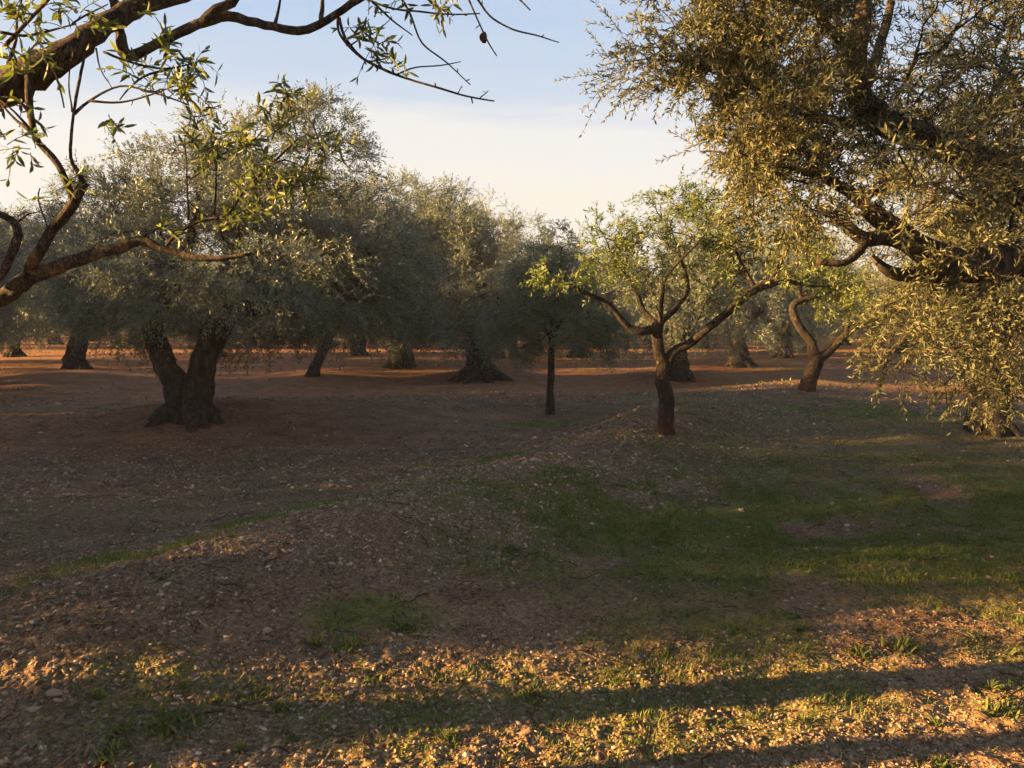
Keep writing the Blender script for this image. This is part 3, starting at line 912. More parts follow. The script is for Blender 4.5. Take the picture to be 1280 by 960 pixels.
def make_weed(u, v, h_px, kind, label):
    p = G(u, v); p[2] = float(ground_fine(np.array(p[0]), np.array(p[1])))
    h = 0.8 * h_px / FPX * p[1]
    root = empty('weed', p); tag(root, label, 'weed', 'weeds sprouting from the ground')
    LV = Leaves(); T = Tubes()
    if kind == 'stalk':
        pts = np.array([[0, 0, -.01], [.004, .003, h * .4], [-.004, 0, h * .75], [.006, .002, h]])
        T.add(*smooth_path(pts, [.003, .0025, .002, .001], .01), 5)
        n = 16
        t = rng.uniform(.25, 1, n); a = rng.uniform(0, 6.28, n)
        LV.add(np.stack([0 * t, 0 * t, t * h], -1), np.stack([np.cos(a), np.sin(a), rng.uniform(-.1, .7, n)], -1), rng.normal(0, .3, (n, 3)) + [0, 0, 1],
               h * rng.uniform(.2, .34, n), h * rng.uniform(.09, .15, n), rng.uniform(.45, 1, n))
    else:
        m = {'rosette': 18, 'tuft': 30, 'clump': 60}[kind]
        wd = {'rosette': .16, 'tuft': .07, 'clump': .15}[kind]
        sp = {'rosette': .25, 'tuft': .35, 'clump': 1.5}[kind]
        a = rng.uniform(0, 6.28, m); el = rng.uniform(.25, 1.3, m) if kind != 'rosette' else rng.uniform(.15, .9, m)
        off = rng.normal(0, sp * .4, (m, 2)) * h
        LV.add(np.stack([off[:, 0], off[:, 1], np.zeros(m) - .004], -1), np.stack([np.cos(a) * np.cos(el), np.sin(a) * np.cos(el), np.sin(el)], -1),
               np.stack([-np.cos(a) * np.sin(el), -np.sin(a) * np.sin(el), np.cos(el)], -1) + rng.normal(0, .2, (m, 3)),
               h * rng.uniform(.6, 1.15, m), h * wd * rng.uniform(.8, 1.5, m) + .002, rng.uniform(.15, 1, m))
        for i in range(6):
            b = rng.normal(0, .0012, 2); tip = b + rng.normal(0, .25, 2) * h
            T.add(np.array([[b[0], b[1], -.005], [(b[0] + tip[0]) / 2, (b[1] + tip[1]) / 2, h * .45], [tip[0], tip[1], h * .8]]), [.0016, .0013, .0008], 4)
    mesh_obj('stem', T.mesh('weed_stem', M_WEED_STEM), root)
    mesh_obj('leaves', LV.mesh('weed_leaves', M_WEED), root)


M_WEED_STEM = tone_material('weed_stem', [(0.0, (0.09, 0.11, 0.03)), (1.0, (0.12, 0.12, 0.04))], bscale=30)
WEEDS = [
    (452, 846, 34, 'stalk', 'single upright yellow green stalk lit by the sun, left of centre'),
    (232, 862, 16, 'tuft', 'small bright tuft lit by the sun among gravel, below the green strip'),
    (122, 872, 20, 'tuft', 'sunlit tuft beside two blocky stones at lower left'),
    (270, 880, 18, 'rosette', 'pale rosette weed between the dark weed clump and upright stalk'),
    (212, 908, 30, 'clump', 'leafy clump half in shadow, lower left'),
    (150, 918, 22, 'clump', 'dark low clump left of the half shadowed leafy clump'),
    (140, 948, 26, 'clump', 'yellow sunlit clump at the bottom edge, left of the curled sticks'),
    (322, 868, 20, 'clump', 'yellow green clump on the sunlit red soil, left of upright stalk'),
    (300, 940, 22, 'tuft', 'sparse tuft of narrow leaves at the bottom edge, left half'),
    (355, 885, 16, 'clump', 'low sunlit clump just above the long trunk shadow, left'),
    (397, 808, 26, 'tuft', 'upright dark green tuft at left end of the low green weeds'),
    (440, 812, 22, 'clump', 'spreading dark green clump in the middle of the low green weeds'),
    (505, 790, 18, 'clump', 'small dark clump at right end of the low green weeds'),
    (1128, 812, 24, 'clump', 'bright yellow green weed clump in the sunlit strip at right'),
    (1075, 818, 18, 'clump', 'lower weed clump just left of the brightest clump, right side'),
    (1005, 905, 22, 'rosette', 'spiky rosette with a long shadow, lower right'),
    (1238, 862, 22, 'rosette', 'star shaped rosette near the right edge in the shadow band'),
    (1245, 893, 20, 'clump', 'round weed clump below the star shaped rosette, right edge'),
    (1170, 905, 18, 'tuft', 'short tuft on sunlit gravel between rosette and round clump'),
    (1178, 952, 18, 'clump', 'yellow weed at the bottom edge near the right corner'),
    (665, 870, 18, 'clump', 'small green clump on sunlit gravel above the trunk shadow, centre'),
    (560, 925, 16, 'clump', 'green clump below the trunk shadow near the bottom centre'),
    (640, 690, 14, 'clump', 'green sprig beside the white chip at gravel edge'),
    (1000, 790, 20, 'tuft', 'grassy tuft at the sunlit border of the big green patch'),
]
for w in WEEDS: make_weed(*w)


def make_stick(pts_px, r0, label):
    pts = []
    for (u, v, dz) in pts_px:
        p = G(u, v); p[2] = float(ground_fine(np.array(p[0]), np.array(p[1]))) + dz
        pts.append(p)
    pts = np.array(pts); b = pts[0].copy()
    T = Tubes(); T.add(*smooth_path(pts - b, [r0, r0 * .9, r0 * .6], .02, .15), 7, 0, .06)
    o = mesh_obj('stick', T.mesh('stick', M_LITTER_WOOD)); o.location = b
    tag(o, label, 'stick', 'dry sticks on the ground')


M_LITTER_WOOD = bark_material('dry_wood', (0.10, 0.065, 0.04), (0.19, 0.13, 0.08), (0.30, 0.22, 0.15), scale=22, bump=0.5)
make_stick([(78, 958, .008), (95, 947, .02), (103, 940, .035)], .006, 'straight dry stick lying at the bottom left corner')
make_stick([(106, 952, .008), (114, 944, .03), (121, 949, .02), (128, 953, .006)], .007, 'curled dry stick right of the straight one, bottom left')
make_stick([(44, 944, .01), (52, 940, .03), (60, 948, .012)], .004, 'thin bent twig left of the straight stick, bottom left')
make_stick([(720, 814, .01), (745, 828, .012), (780, 834, .008)], .003, 'thin pale twig on sunlit gravel at the shadow border, centre')


# ---------------------------------------------------------------- trees
def finish_tree(root, SK, LV, TW, bark, leaf, fold, sides=14, lobes=0.08, extra_trunk=None, rough=0.03):
    """the trunk with its limbs and branches as one mesh, the leaves as the crown"""
    T = Tubes() if extra_trunk is None else extra_trunk
    for p, r in SK.limbs:
        T.add(p, r, sides if r.max() > 0.03 else 7, lobes if r.max() > 0.03 else 0, rough)
    for ch in SK.chains:
        pts = np.array([SK.pos[i] for i in ch]); r = np.array([SK.rad[i] for i in ch])
        r[0] = min(r[0], r[1] * 1.15)
        T.add(pts, r, 5 if r[0] > 0.008 else 3, cap=False)
    if TW.n:
        T.q += [q + T.n for q in TW.q]; T.t += [t + T.n for t in TW.t]; T.v += TW.v; T.n += TW.n
    mesh_obj('trunk', T.mesh('trunk', bark), root)
    mesh_obj('crown', LV.mesh('crown', leaf, fold), root)
    print(root.name, 'leaves', LV.count())


def flare(T, r0, h, pts0, n=6, spread=1.7, seed=0):
    """buttress roots around the foot of an old trunk"""
    for i in range(n):
        a = 6.283 * i / n + rng.uniform(-.4, .4); s = r0 * spread * rng.uniform(.8, 1.25)
        c, sn = math.cos(a), math.sin(a)
        pts = [pts0 + np.array([c * s, sn * s, -0.06]), pts0 + np.array([c * s * .66, sn * s * .66, h * .18]),
               pts0 + np.array([c * r0 * .55, sn * r0 * .55, h * .55]), pts0 + np.array([c * r0 * .3, sn * r0 * .3, h])]
        T.add(*smooth_path(pts, [r0 * .16, r0 * .30, r0 * .38, r0 * .30], .06, .1), 8, .1, .05)


# ---- generic olive variants -------------------------------------------------
def olive_variant(seed, h=5.2, rad=3.05, trunk_r=0.28, n_t=430, per=(15, 21), name='olive_tree'):
    global rng
    keep = rng; rng = np.random.default_rng(seed)
    root = empty(name, (0, 0, 0))
    SK = Skeleton(); T = Tubes()
    lean = rng.uniform(-.2, .2, 2)
    fork = rng.uniform(.85, 1.15)
    top = np.array([lean[0], lean[1], fork])
    SK.limb([[0, 0, -.1], [0, 0, .25], [lean[0] * .4, lean[1] * .4, .7], top], [trunk_r * 1.35, trunk_r * 1.05, trunk_r * .9, trunk_r * .95], .06, .18)
    flare(T, trunk_r, .55, np.zeros(3), 6)
    nl = 4
    a0 = rng.uniform(0, 6.28)
    blobs = []
    for i in range(nl):
        a = a0 + 6.283 * i / nl + rng.uniform(-.35, .35); e = rng.uniform(.9, 1.25)
        c, s = math.cos(a), math.sin(a)
        rr = rad * rng.uniform(.42, .54); zz = h * rng.uniform(.52, .64)
        p1 = top + np.array([c * .35, s * .35, .35]); p2 = top + np.array([c * rr * .6, s * rr * .6, (zz - fork) * .5])
        p3 = np.array([c * rr, s * rr, zz])
        SK.limb([top - [0, 0, .1], p1, p2, p3], [trunk_r * .6, trunk_r * .42, trunk_r * .28, trunk_r * .12], .12, .2)
        blobs.append(((c * rad * .48, s * rad * .48, h * rng.uniform(.46, .53)), (rad * .66, rad * .66, h * rng.uniform(.32, .37)), n_t // (nl + 1)))
    blobs.append(((rng.uniform(-.4, .4), rng.uniform(-.4, .4), h * .70), (rad * .62, rad * .62, h * .30), n_t // 5))
    tg, cen = blob_targets(blobs, seed, .45)
    SK.grow(tg, tip_r=.005)
    LV = Leaves()
    leaf_out(SK, tg, cen, per, (.25, .55), 8, (.078, .019), .22, LV, up=.15)
    finish_tree(root, SK, LV, Tubes(), M_BARK_OL, M_OLIVE, False, extra_trunk=T)
    rng = keep
    return root


VAR = [olive_variant(101), olive_variant(202, 5.6, 2.95, .26), olive_variant(303, 4.9, 3.2, .30)]
USED = [False] * 3


def place_olive(vi, p, s, rz, label, group, sz=None):
    if not USED[vi]:
        o = VAR[vi]; USED[vi] = True
    else:
        o = copy_tree(VAR[vi])
    o.location = p; o.rotation_euler = (0, 0, rz)
    o.scale = (s, s, sz or s)
    tag(o, label, 'olive tree', group)
    return o


GRP_MID = 'olive trees standing in the middle distance'
mid = [
    (0, G(95, 461), 1.12, 0.4, 'old olive at left with thick straight dark trunk rising from a red mound', 1.24),
    (1, G(18, 446), 1.0, 2.0, 'olive at the left edge with low hanging foliage half hiding its trunk', None),
    (2, G(500, 458), 1.22, 1.1, 'olive with short trunk on sunlit red strip, right of the slanted thin trunk', None),
    (0, G(850, 474), 0.86, 4.4, 'olive directly behind the forked almond, trunk partly hidden by it', None),
    (2, G(925, 458), 1.0, 5.2, 'olive with thick trunk on a mound, second trunk right of forked almond', None),
    (1, G(980, 447), 1.0, .2, 'olive with reddish sunlit foot behind the small curved almond', None),
    (2, G(722, 447), 0.95, 2.5, 'olive glimpsed behind the young thin olive, only the leaning trunk foot showing', None),
    (0, onground(-12.9, 17.2), 0.92, 2.7, 'olive at the far left border whose crown rises behind the lichened limbs', None),
    (2, onground(-0.2, 33.0), 1.32, 3.9, 'pale sunlit olive top rising in the dip between dense and young thin olive', None),
    (0, G(272, 446), 0.9, 5.5, 'far olive seen between the two stems of the big forked olive', None),
]
for vi, p, s, rz, lab, sz in mid: place_olive(vi, p, s, rz, lab, GRP_MID, sz)

# rows to the left, outside the view, whose long shadows cross the floor
GRP_SHADE = 'olive trees of the rows beyond the left border'
LAB_SHADE = 'olive tree beyond the left border whose long shadow crosses the grove floor'
for vi, x, y, s, rz in ((0, -12.0, 5.2, 1.0, 1.0), (2, -17.6, 4.5, 1.15, 3.4), (1, -20.5, 9.0, 1.1, 0.6), (2, -12.6, 11.0, 1.2, 2.2), (1, -15.5, 7.5, .80, 2.9), (2, -24.5, 14.0, .95, .7),
                        (1, -17.8, 18.6, 1.22, 3.0), (0, -22, 25.5, 1.2, 2.0), (0, -18.5, 12.4, 1.15, 4.4), (2, -15.0, 18.1, 1.15, 1.9), (0, -27, 9.5, .9, 5.0), (2, -26, 21, 1.0, 1.6)):
    place_olive(vi, onground(x, y), s, rz, LAB_SHADE, GRP_SHADE)

# far rows
GRP_FAR = 'olive trees in the far rows'
LAB_FAR = 'olive tree far back in the rows, grey green crown over a short trunk'
taken = [np.array(m[1][:2]) for m in mid] + [G(602, 474)[:2], G(392, 470)[:2]]
k = 0
prng = np.random.default_rng(5)
for j, y in enumerate(np.arange(30, 96, 7.5)):
    half = y * 0.66 + 6
    for x in np.arange(-half, half, 6.6 if y < 60 else 7.5):
        q = np.array([x + prng.uniform(-.9, .9) + (3.3 if j % 2 else 0), y + prng.uniform(-.9, .9)])
        if min(np.linalg.norm(q - t) for t in taken) < 4.6: continue
        place_olive(k % 3, onground(*q), prng.uniform(.88, 1.16), prng.uniform(0, 6.28), LAB_FAR, GRP_FAR); k += 1
print('far olives', k)


# ---- a far wood closing the view between the rows
def far_wood():
    LV = Leaves()
    n = 60000
    x = rng.uniform(-120, 120, n); y = rng.uniform(104, 150, n)
    top = 5.2 * (.55 + .75 * fbm(x * .14, y * .10, 131, 3))
    z = top * rng.random(n) ** .6
    d = unit(rng.normal(0, 1, (n, 3)))
    LV.add(np.stack([x, y, z], -1), d, rng.normal(0, 1, (n, 3)), rng.uniform(.5, 1.1, n), rng.uniform(.22, .5, n), np.clip(rng.normal(.45, .25, n), 0, 1))
    tag(mesh_obj('far_wood', LV.mesh('far_wood', M_OLIVE, False)), 'far grey green wood of olives closing the view behind the rows', 'wood', kind='stuff')


far_wood()


# ---- the big forked olive at left -------------------------------------------
def big_olive():
    base = G(238, 524)
    d = base[1]
    root = empty('olive_tree', base)
    tag(root, 'big old olive at left whose dark trunk splits into a V from the ground', 'olive tree', GRP_MID)
    q = lambda u, v, dd=0: P(u, v, d + dd) - base
    SK = Skeleton(); T = Tubes()
    SK.limb([q(236, 540), q(228, 505), q(213, 465), q(200, 432, .1), q(189, 403, .15), q(180, 360, .3), q(165, 310, .5), q(150, 270, .6)],
            [.29, .22, .165, .150, .14, .12, .09, .04], .08, .16)
    SK.limb([q(240, 540, .05), q(243, 505, .05), q(253, 465, 0), q(265, 424, -.05), q(282, 400, -.1), q(300, 388, -.2), q(335, 384, -.3), q(375, 372, -.4), q(410, 330, -.4)],
            [.31, .24, .185, .175, .165, .14, .11, .08, .04], .08, .16)
    SK.limb([q(262, 415, 0), q(268, 380, .2), q(285, 330, .4), q(300, 270, .5), q(300, 200, .6)], [.16, .13, .10, .07, .03], .1, .15)
    SK.limb([q(345, 382, -.3), q(365, 330, 0), q(385, 260, .2), q(405, 190, .3)], [.09, .08, .06, .03], .1, .15)
    SK.limb([q(195, 405, .1), q(215, 350, -.4), q(240, 290, -.9), q(250, 230, -1.1)], [.12, .09, .06, .03], .1, .15)
    flare(T, .34, .6, q(238, 530), 9, 1.6)
    B = lambda u, v, dd, rx, rz, n, ry=None: (q(u, v, dd), (rx, ry or rx * .9, rz), n)
    blobs = [B(240, 290, .3, 1.55, 1.15, 150), B(300, 200, .5, .85, .80, 70), B(405, 195, .3, .72, .82, 70), B(370, 290, -.2, 1.2, 1.0, 130),
             B(150, 300, .5, 1.15, 1.15, 120), B(225, 325, -1.0, 1.3, .75, 100), B(420, 360, -.4, .85, .75, 80), B(340, 335, -1.2, 1.1, .7, 90),
             B(140, 385, .3, .75, .65, 60), B(120, 330, .8, .8, .9, 60), B(335, 405, 1.2, 1.1, .45, 70), B(455, 330, .4, 1.0, 1.05, 120), B(440, 400, .2, .8, .45, 50), B(260, 385, 1.6, 1.1, .5, 50)]
    tg, cen = blob_targets(blobs, 7, .42)
    SK.grow(tg, tip_r=.004)
    LV = Leaves(); TW = Tubes()
    leaf_out(SK, tg, cen, (13, 18), (.22, .5), 9, (.066, .0155), .25, LV, up=.2)
    finish_tree(root, SK, LV, TW, M_BARK_OL, M_OLIVE, False, 18, .10, T)


big_olive()


def slanted_olive():
    base = G(392, 470); d = base[1]
    root = empty('olive_tree', base)
    tag(root, 'thin olive with slanted stem leaning right, between big forked olive and short trunk', 'olive tree', GRP_MID)
    q = lambda u, v, dd=0: P(u, v, d + dd) - base
    SK = Skeleton()
    SK.limb([q(390, 474), q(395, 458), q(403, 440), q(412, 420), q(425, 395), q(440, 350)], [.20, .15, .13, .12, .10, .05], .1, .15)
    SK.limb([q(412, 420), q(405, 390), q(400, 350), q(410, 300)], [.09, .08, .06, .03], .1, .15)
    blobs = [(q(430, 320), (2.0, 1.8, 1.7), 150), (q(490, 300, .8), (1.9, 1.6, 1.9), 170), (q(390, 385), (1.2, 1.2, .7), 50), (q(490, 380), (1.6, 1.2, .9), 90), (q(545, 310, 1), (1.0, 1.2, 1.5), 70)]
    tg, cen = blob_targets(blobs, 12, .42)
    SK.grow(tg, tip_r=.005)
    LV = Leaves()
    leaf_out(SK, tg, cen, (14, 19), (.25, .55), 8, (.078, .019), .25, LV)
    finish_tree(root, SK, LV, Tubes(), M_BARK_OL, M_OLIVE, False, 10)


slanted_olive()


def dense_olive():
    base = G(602, 474); d = base[1]
    root = empty('olive_tree', base)
    tag(root, 'dense dark olive with wide flared foot, left of the young thin olive', 'olive tree', GRP_MID)
    q = lambda u, v, dd=0: P(u, v, d + dd) - base
    SK = Skeleton(); T = Tubes()
    SK.limb([q(600, 480), q(599, 462), q(597, 445), q(598, 425)], [.5, .36, .30, .30], .1, .1)
    flare(T, .42, .6, q(600, 476), 7, 1.8)
    SK.limb([q(598, 432), q(580, 395), q(560, 350), q(545, 300)], [.2, .15, .09, .03], .1, .15)
    SK.limb([q(598, 432), q(605, 390, .4), q(600, 330, .8), q(590, 270, .8)], [.2, .14, .09, .03], .1, .15)
    SK.limb([q(598, 432), q(615, 400, -.4), q(622, 370, -.6)], [.16, .1, .03], .1, .15)
    blobs = [(q(590, 350), (1.25, 1.5, 1.5), 190), (q(540, 330, .4), (1.4, 1.5, 1.5), 190), (q(560, 285, .5), (1.1, 1.2, 1.0), 110), (q(570, 410, -.4), (1.4, 1.3, .75), 120),
             (q(510, 370, .4), (1.0, 1.1, 1.0), 90), (q(618, 400), (.6, .9, .7), 50)]
    tg, cen = blob_targets(blobs, 77, .36)
    SK.grow(tg, tip_r=.005)
    LV = Leaves()
    leaf_out(SK, tg, cen, (13, 18), (.25, .55), 8, (.076, .0185), .3, LV, up=.1, tone=(0, .9))
    finish_tree(root, SK, LV, Tubes(), M_BARK_OL, M_OLIVE, False, 14, .1, T)


dense_olive()


def young_olive():
    base = G(688, 518); d = base[1]
    root = empty('olive_tree', base)
    tag(root, 'young thin stemmed olive with drooping dark foliage, left of the forked almond', 'olive tree', GRP_MID)
    q = lambda u, v, dd=0: P(u, v, d + dd) - base
    SK = Skeleton()
    SK.limb([q(687, 522), q(688, 490), q(689, 460), q(690, 430), q(692, 395), q(700, 350), q(702, 310)], [.085, .065, .06, .055, .045, .03, .012], .08, .12)
    SK.limb([q(690, 425), q(668, 395, .2), q(650, 370, .3)], [.035, .025, .01], .08, .12)
    SK.limb([q(691, 415), q(715, 390, -.2), q(740, 375, -.3)], [.035, .025, .01], .08, .12)
    blobs = [(q(650, 375), (.65, .6, .6), 100), (q(690, 355), (.7, .6, .7), 120), (q(735, 390), (.65, .55, .55), 100), (q(700, 412, -.2), (.95, .6, .38), 90),
             (q(640, 425, .2), (.45, .5, .35), 50), (q(765, 425, .2), (.35, .4, .3), 34), (q(702, 305), (.14, .16, .35), 18), (q(672, 330), (.25, .25, .3), 22)]
    tg, cen = blob_targets(blobs, 31, .38, 1.6)
    SK.grow(tg, tip_r=.003, seg=.1)
    LV = Leaves()
    leaf_out(SK, tg, cen, (9, 13), (.14, .32), 7, (.058, .013), .45, LV, up=0, tone=(0, .9))
    finish_tree(root, SK, LV, Tubes(), M_BARK_OL, M_YOUNG, False, 10)


young_olive()


def forked_almond():
    base = G(833, 540); d = base[1]
    root = empty('almond_tree', base)
    tag(root, 'almond at centre right with red soil stained foot and forked trunk', 'almond tree', 'almond trees among the olives')
    q = lambda u, v, dd=0: P(u, v, d + dd) - base
    SK = Skeleton()
    SK.limb([q(833, 545), q(832, 515), q(831, 485), q(829, 463), q(823, 440), q(821, 420), q(822, 404)], [.102, .096, .092, .086, .070, .070, .084], .06, .16)
    SK.limb([q(831, 470), q(840, 442), q(862, 431), q(885, 410), q(905, 395), q(925, 378), q(945, 363), q(962, 357), q(985, 352), q(1010, 357), q(1045, 358)],
            [.085, .07, .062, .06, .056, .052, .048, .042, .03, .02, .01], .06, .15)
    SK.limb([q(958, 358), q(970, 342), q(978, 322), q(990, 300), q(1000, 280)], [.04, .034, .028, .018, .008], .06, .15)
    SK.limb([q(822, 410), q(802, 414, -.1), q(786, 409, -.1), q(770, 390, -.15), q(757, 377, -.2), q(730, 365, -.3), q(705, 352, -.3), q(690, 340, -.3)],
            [.07, .058, .045, .036, .03, .024, .016, .008], .06, .15)
    SK.limb([q(821, 406), q(806, 390, .1), q(797, 368, .1), q(782, 342, .2), q(766, 320, .2), q(757, 298, .3)], [.05, .04, .032, .026, .018, .008], .06, .15)
    SK.limb([q(825, 404), q(828, 378, -.1), q(831, 350, -.2), q(848, 328, -.2), q(868, 308, -.2), q(884, 290, -.2)], [.04, .026, .022, .018, .014, .006], .06, .15)
    SK.limb([q(945, 363), q(932, 340, .1), q(922, 318, .2), q(905, 298, .2)], [.035, .028, .02, .008], .06, .15)
    SK.limb([q(826, 402), q(845, 385, .3), q(860, 360, .6), q(850, 320, .7), q(838, 285, .8)], [.05, .04, .03, .02, .008], .06, .15)
    SK.limb([q(905, 395), q(925, 372, -.4), q(955, 352, -.6), q(975, 348, -.7)], [.03, .024, .018, .008], .06, .15)
    pm = 88.0
    Bp = lambda u, v, w, h, n, dd=0.0: (q(u, v, dd), (w / pm, w / pm, h / pm), n)
    blobs = [Bp(762, 295, 32, 26, 33, .2), Bp(838, 262, 34, 28, 43, .5), Bp(872, 288, 34, 30, 40), Bp(910, 275, 42, 34, 50, .2), Bp(800, 320, 40, 30, 36, .2),
             Bp(705, 335, 30, 22, 21, -.3), Bp(965, 300, 38, 40, 43), Bp(930, 330, 36, 24, 28), Bp(1030, 345, 34, 22, 25), Bp(760, 345, 34, 18, 18), Bp(870, 340, 40, 26, 25, .2),
             Bp(900, 375, 22, 14, 8, -.3)]
    tg, cen = blob_targets(blobs, 17, .40, 2.0)
    SK.grow(tg, tip_r=.0032, seg=.09, wander=.2)
    LV = Leaves(); TW = Tubes()
    for i in range(len(SK.limbs)):
        if i: SK.limbs[i] = (SK.limbs[i][0], SK.limbs[i][1] * .84)
    leaf_out(SK, tg, cen, (3, 5), (.08, .26), 5, (.070, .0155), .2, LV, tubes=TW, up=.4, spiral=True, ang=.95, r=.0025)
    finish_tree(root, SK, LV, TW, M_BARK_AL, M_ALMOND_FRESH, True, 14, .07)


forked_almond()


def curved_almond():
    base = G(1010, 488); d = base[1]
    root = empty('almond_tree', base)
    tag(root, 'small almond with curved pale sunlit limb and long limb leaning right', 'almond tree', 'almond trees among the olives')
    q = lambda u, v, dd=0: P(u, v, d + dd) - base
    SK = Skeleton()
    SK.limb([q(1009, 492), q(1013, 472), q(1020, 455), q(1023, 444)], [.17, .145, .13, .12], .08, .15)
    SK.limb([q(1021, 452), q(1014, 428), q(1000, 410), q(992, 395), q(991, 383), q(1003, 375), q(1022, 371)], [.12, .09, .08, .075, .07, .06, .05], .08, .12)
    SK.limb([q(1022, 450), q(1040, 436), q(1058, 418), q(1075, 405), q(1092, 398), q(1120, 380)], [.11, .08, .075, .065, .05, .02], .08, .15)
    SK.limb([q(1003, 375), q(1000, 360), q(1010, 335), q(1005, 310)], [.05, .04, .03, .012], .08, .15)
    SK.limb([q(1022, 371), q(1045, 360), q(1060, 335)], [.04, .03, .012], .08, .15)
    SK.limb([q(1058, 418), q(1062, 390), q(1075, 360)], [.045, .03, .012], .08, .15)
    pm = 55.0
    Bp = lambda u, v, w, h, n, dd=0.0: (q(u, v, dd), (w / pm, w / pm, h / pm), n)
    blobs = [Bp(1000, 325, 35, 32, 60), Bp(1055, 335, 38, 32, 70), Bp(1085, 370, 36, 22, 50), Bp(1040, 385, 22, 14, 24), Bp(1110, 385, 28, 18, 34)]
    tg, cen = blob_targets(blobs, 23, .40, 1.4)
    SK.grow(tg, tip_r=.004, seg=.1, wander=.2)
    LV = Leaves()
    leaf_out(SK, tg, cen, (5, 8), (.1, .32), 5, (.085, .022), .2, LV, up=.3, spiral=True, ang=.95)
    finish_tree(root, SK, LV, Tubes(), M_BARK_AL, M_ALMOND, False, 12, .07)


curved_almond()


def back_right_olive():
    base = G(1236, 538); d = base[1]
    root = empty('olive_tree', base)
    tag(root, 'gnarled olive trunk with twisted foot behind hanging foliage at right edge', 'olive tree', GRP_MID)
    q = lambda u, v, dd=0: P(u, v, d + dd) - base
    SK = Skeleton(); T = Tubes()
    SK.limb([q(1238, 548), q(1238, 520), q(1242, 485), q(1238, 450), q(1240, 415)], [.32, .22, .18, .175, .19], .08, .16)
    SK.limb([q(1240, 420), q(1215, 385), q(1190, 340), q(1180, 280)], [.15, .12, .08, .03], .1, .15)
    SK.limb([q(1242, 420), q(1275, 380), q(1310, 330), q(1330, 270)], [.17, .12, .08, .03], .1, .15)
    SK.limb([q(1240, 420), q(1245, 370, .5), q(1250, 300, .8)], [.14, .10, .03], .1, .15)
    flare(T, .24, .55, q(1238, 542), 8, 1.7)
    blobs = [(q(1200, 300), (1.3, 1.3, 1.0), 100), (q(1300, 290), (1.3, 1.3, 1.1), 100), (q(1250, 220, .5), (1.4, 1.3, .9), 80), (q(1170, 400), (.7, .8, .6), 40), (q(1300, 420), (.7, .8, .6), 40)]
    tg, cen = blob_targets(blobs, 37, .42)
    SK.grow(tg, tip_r=.004)
    LV = Leaves()
    leaf_out(SK, tg, cen, (10, 14), (.22, .5), 8, (.066, .0155), .3, LV)
    finish_tree(root, SK, LV, Tubes(), M_BARK_OL, M_OLIVE_NEAR, False, 18, .12, T)


back_right_olive()


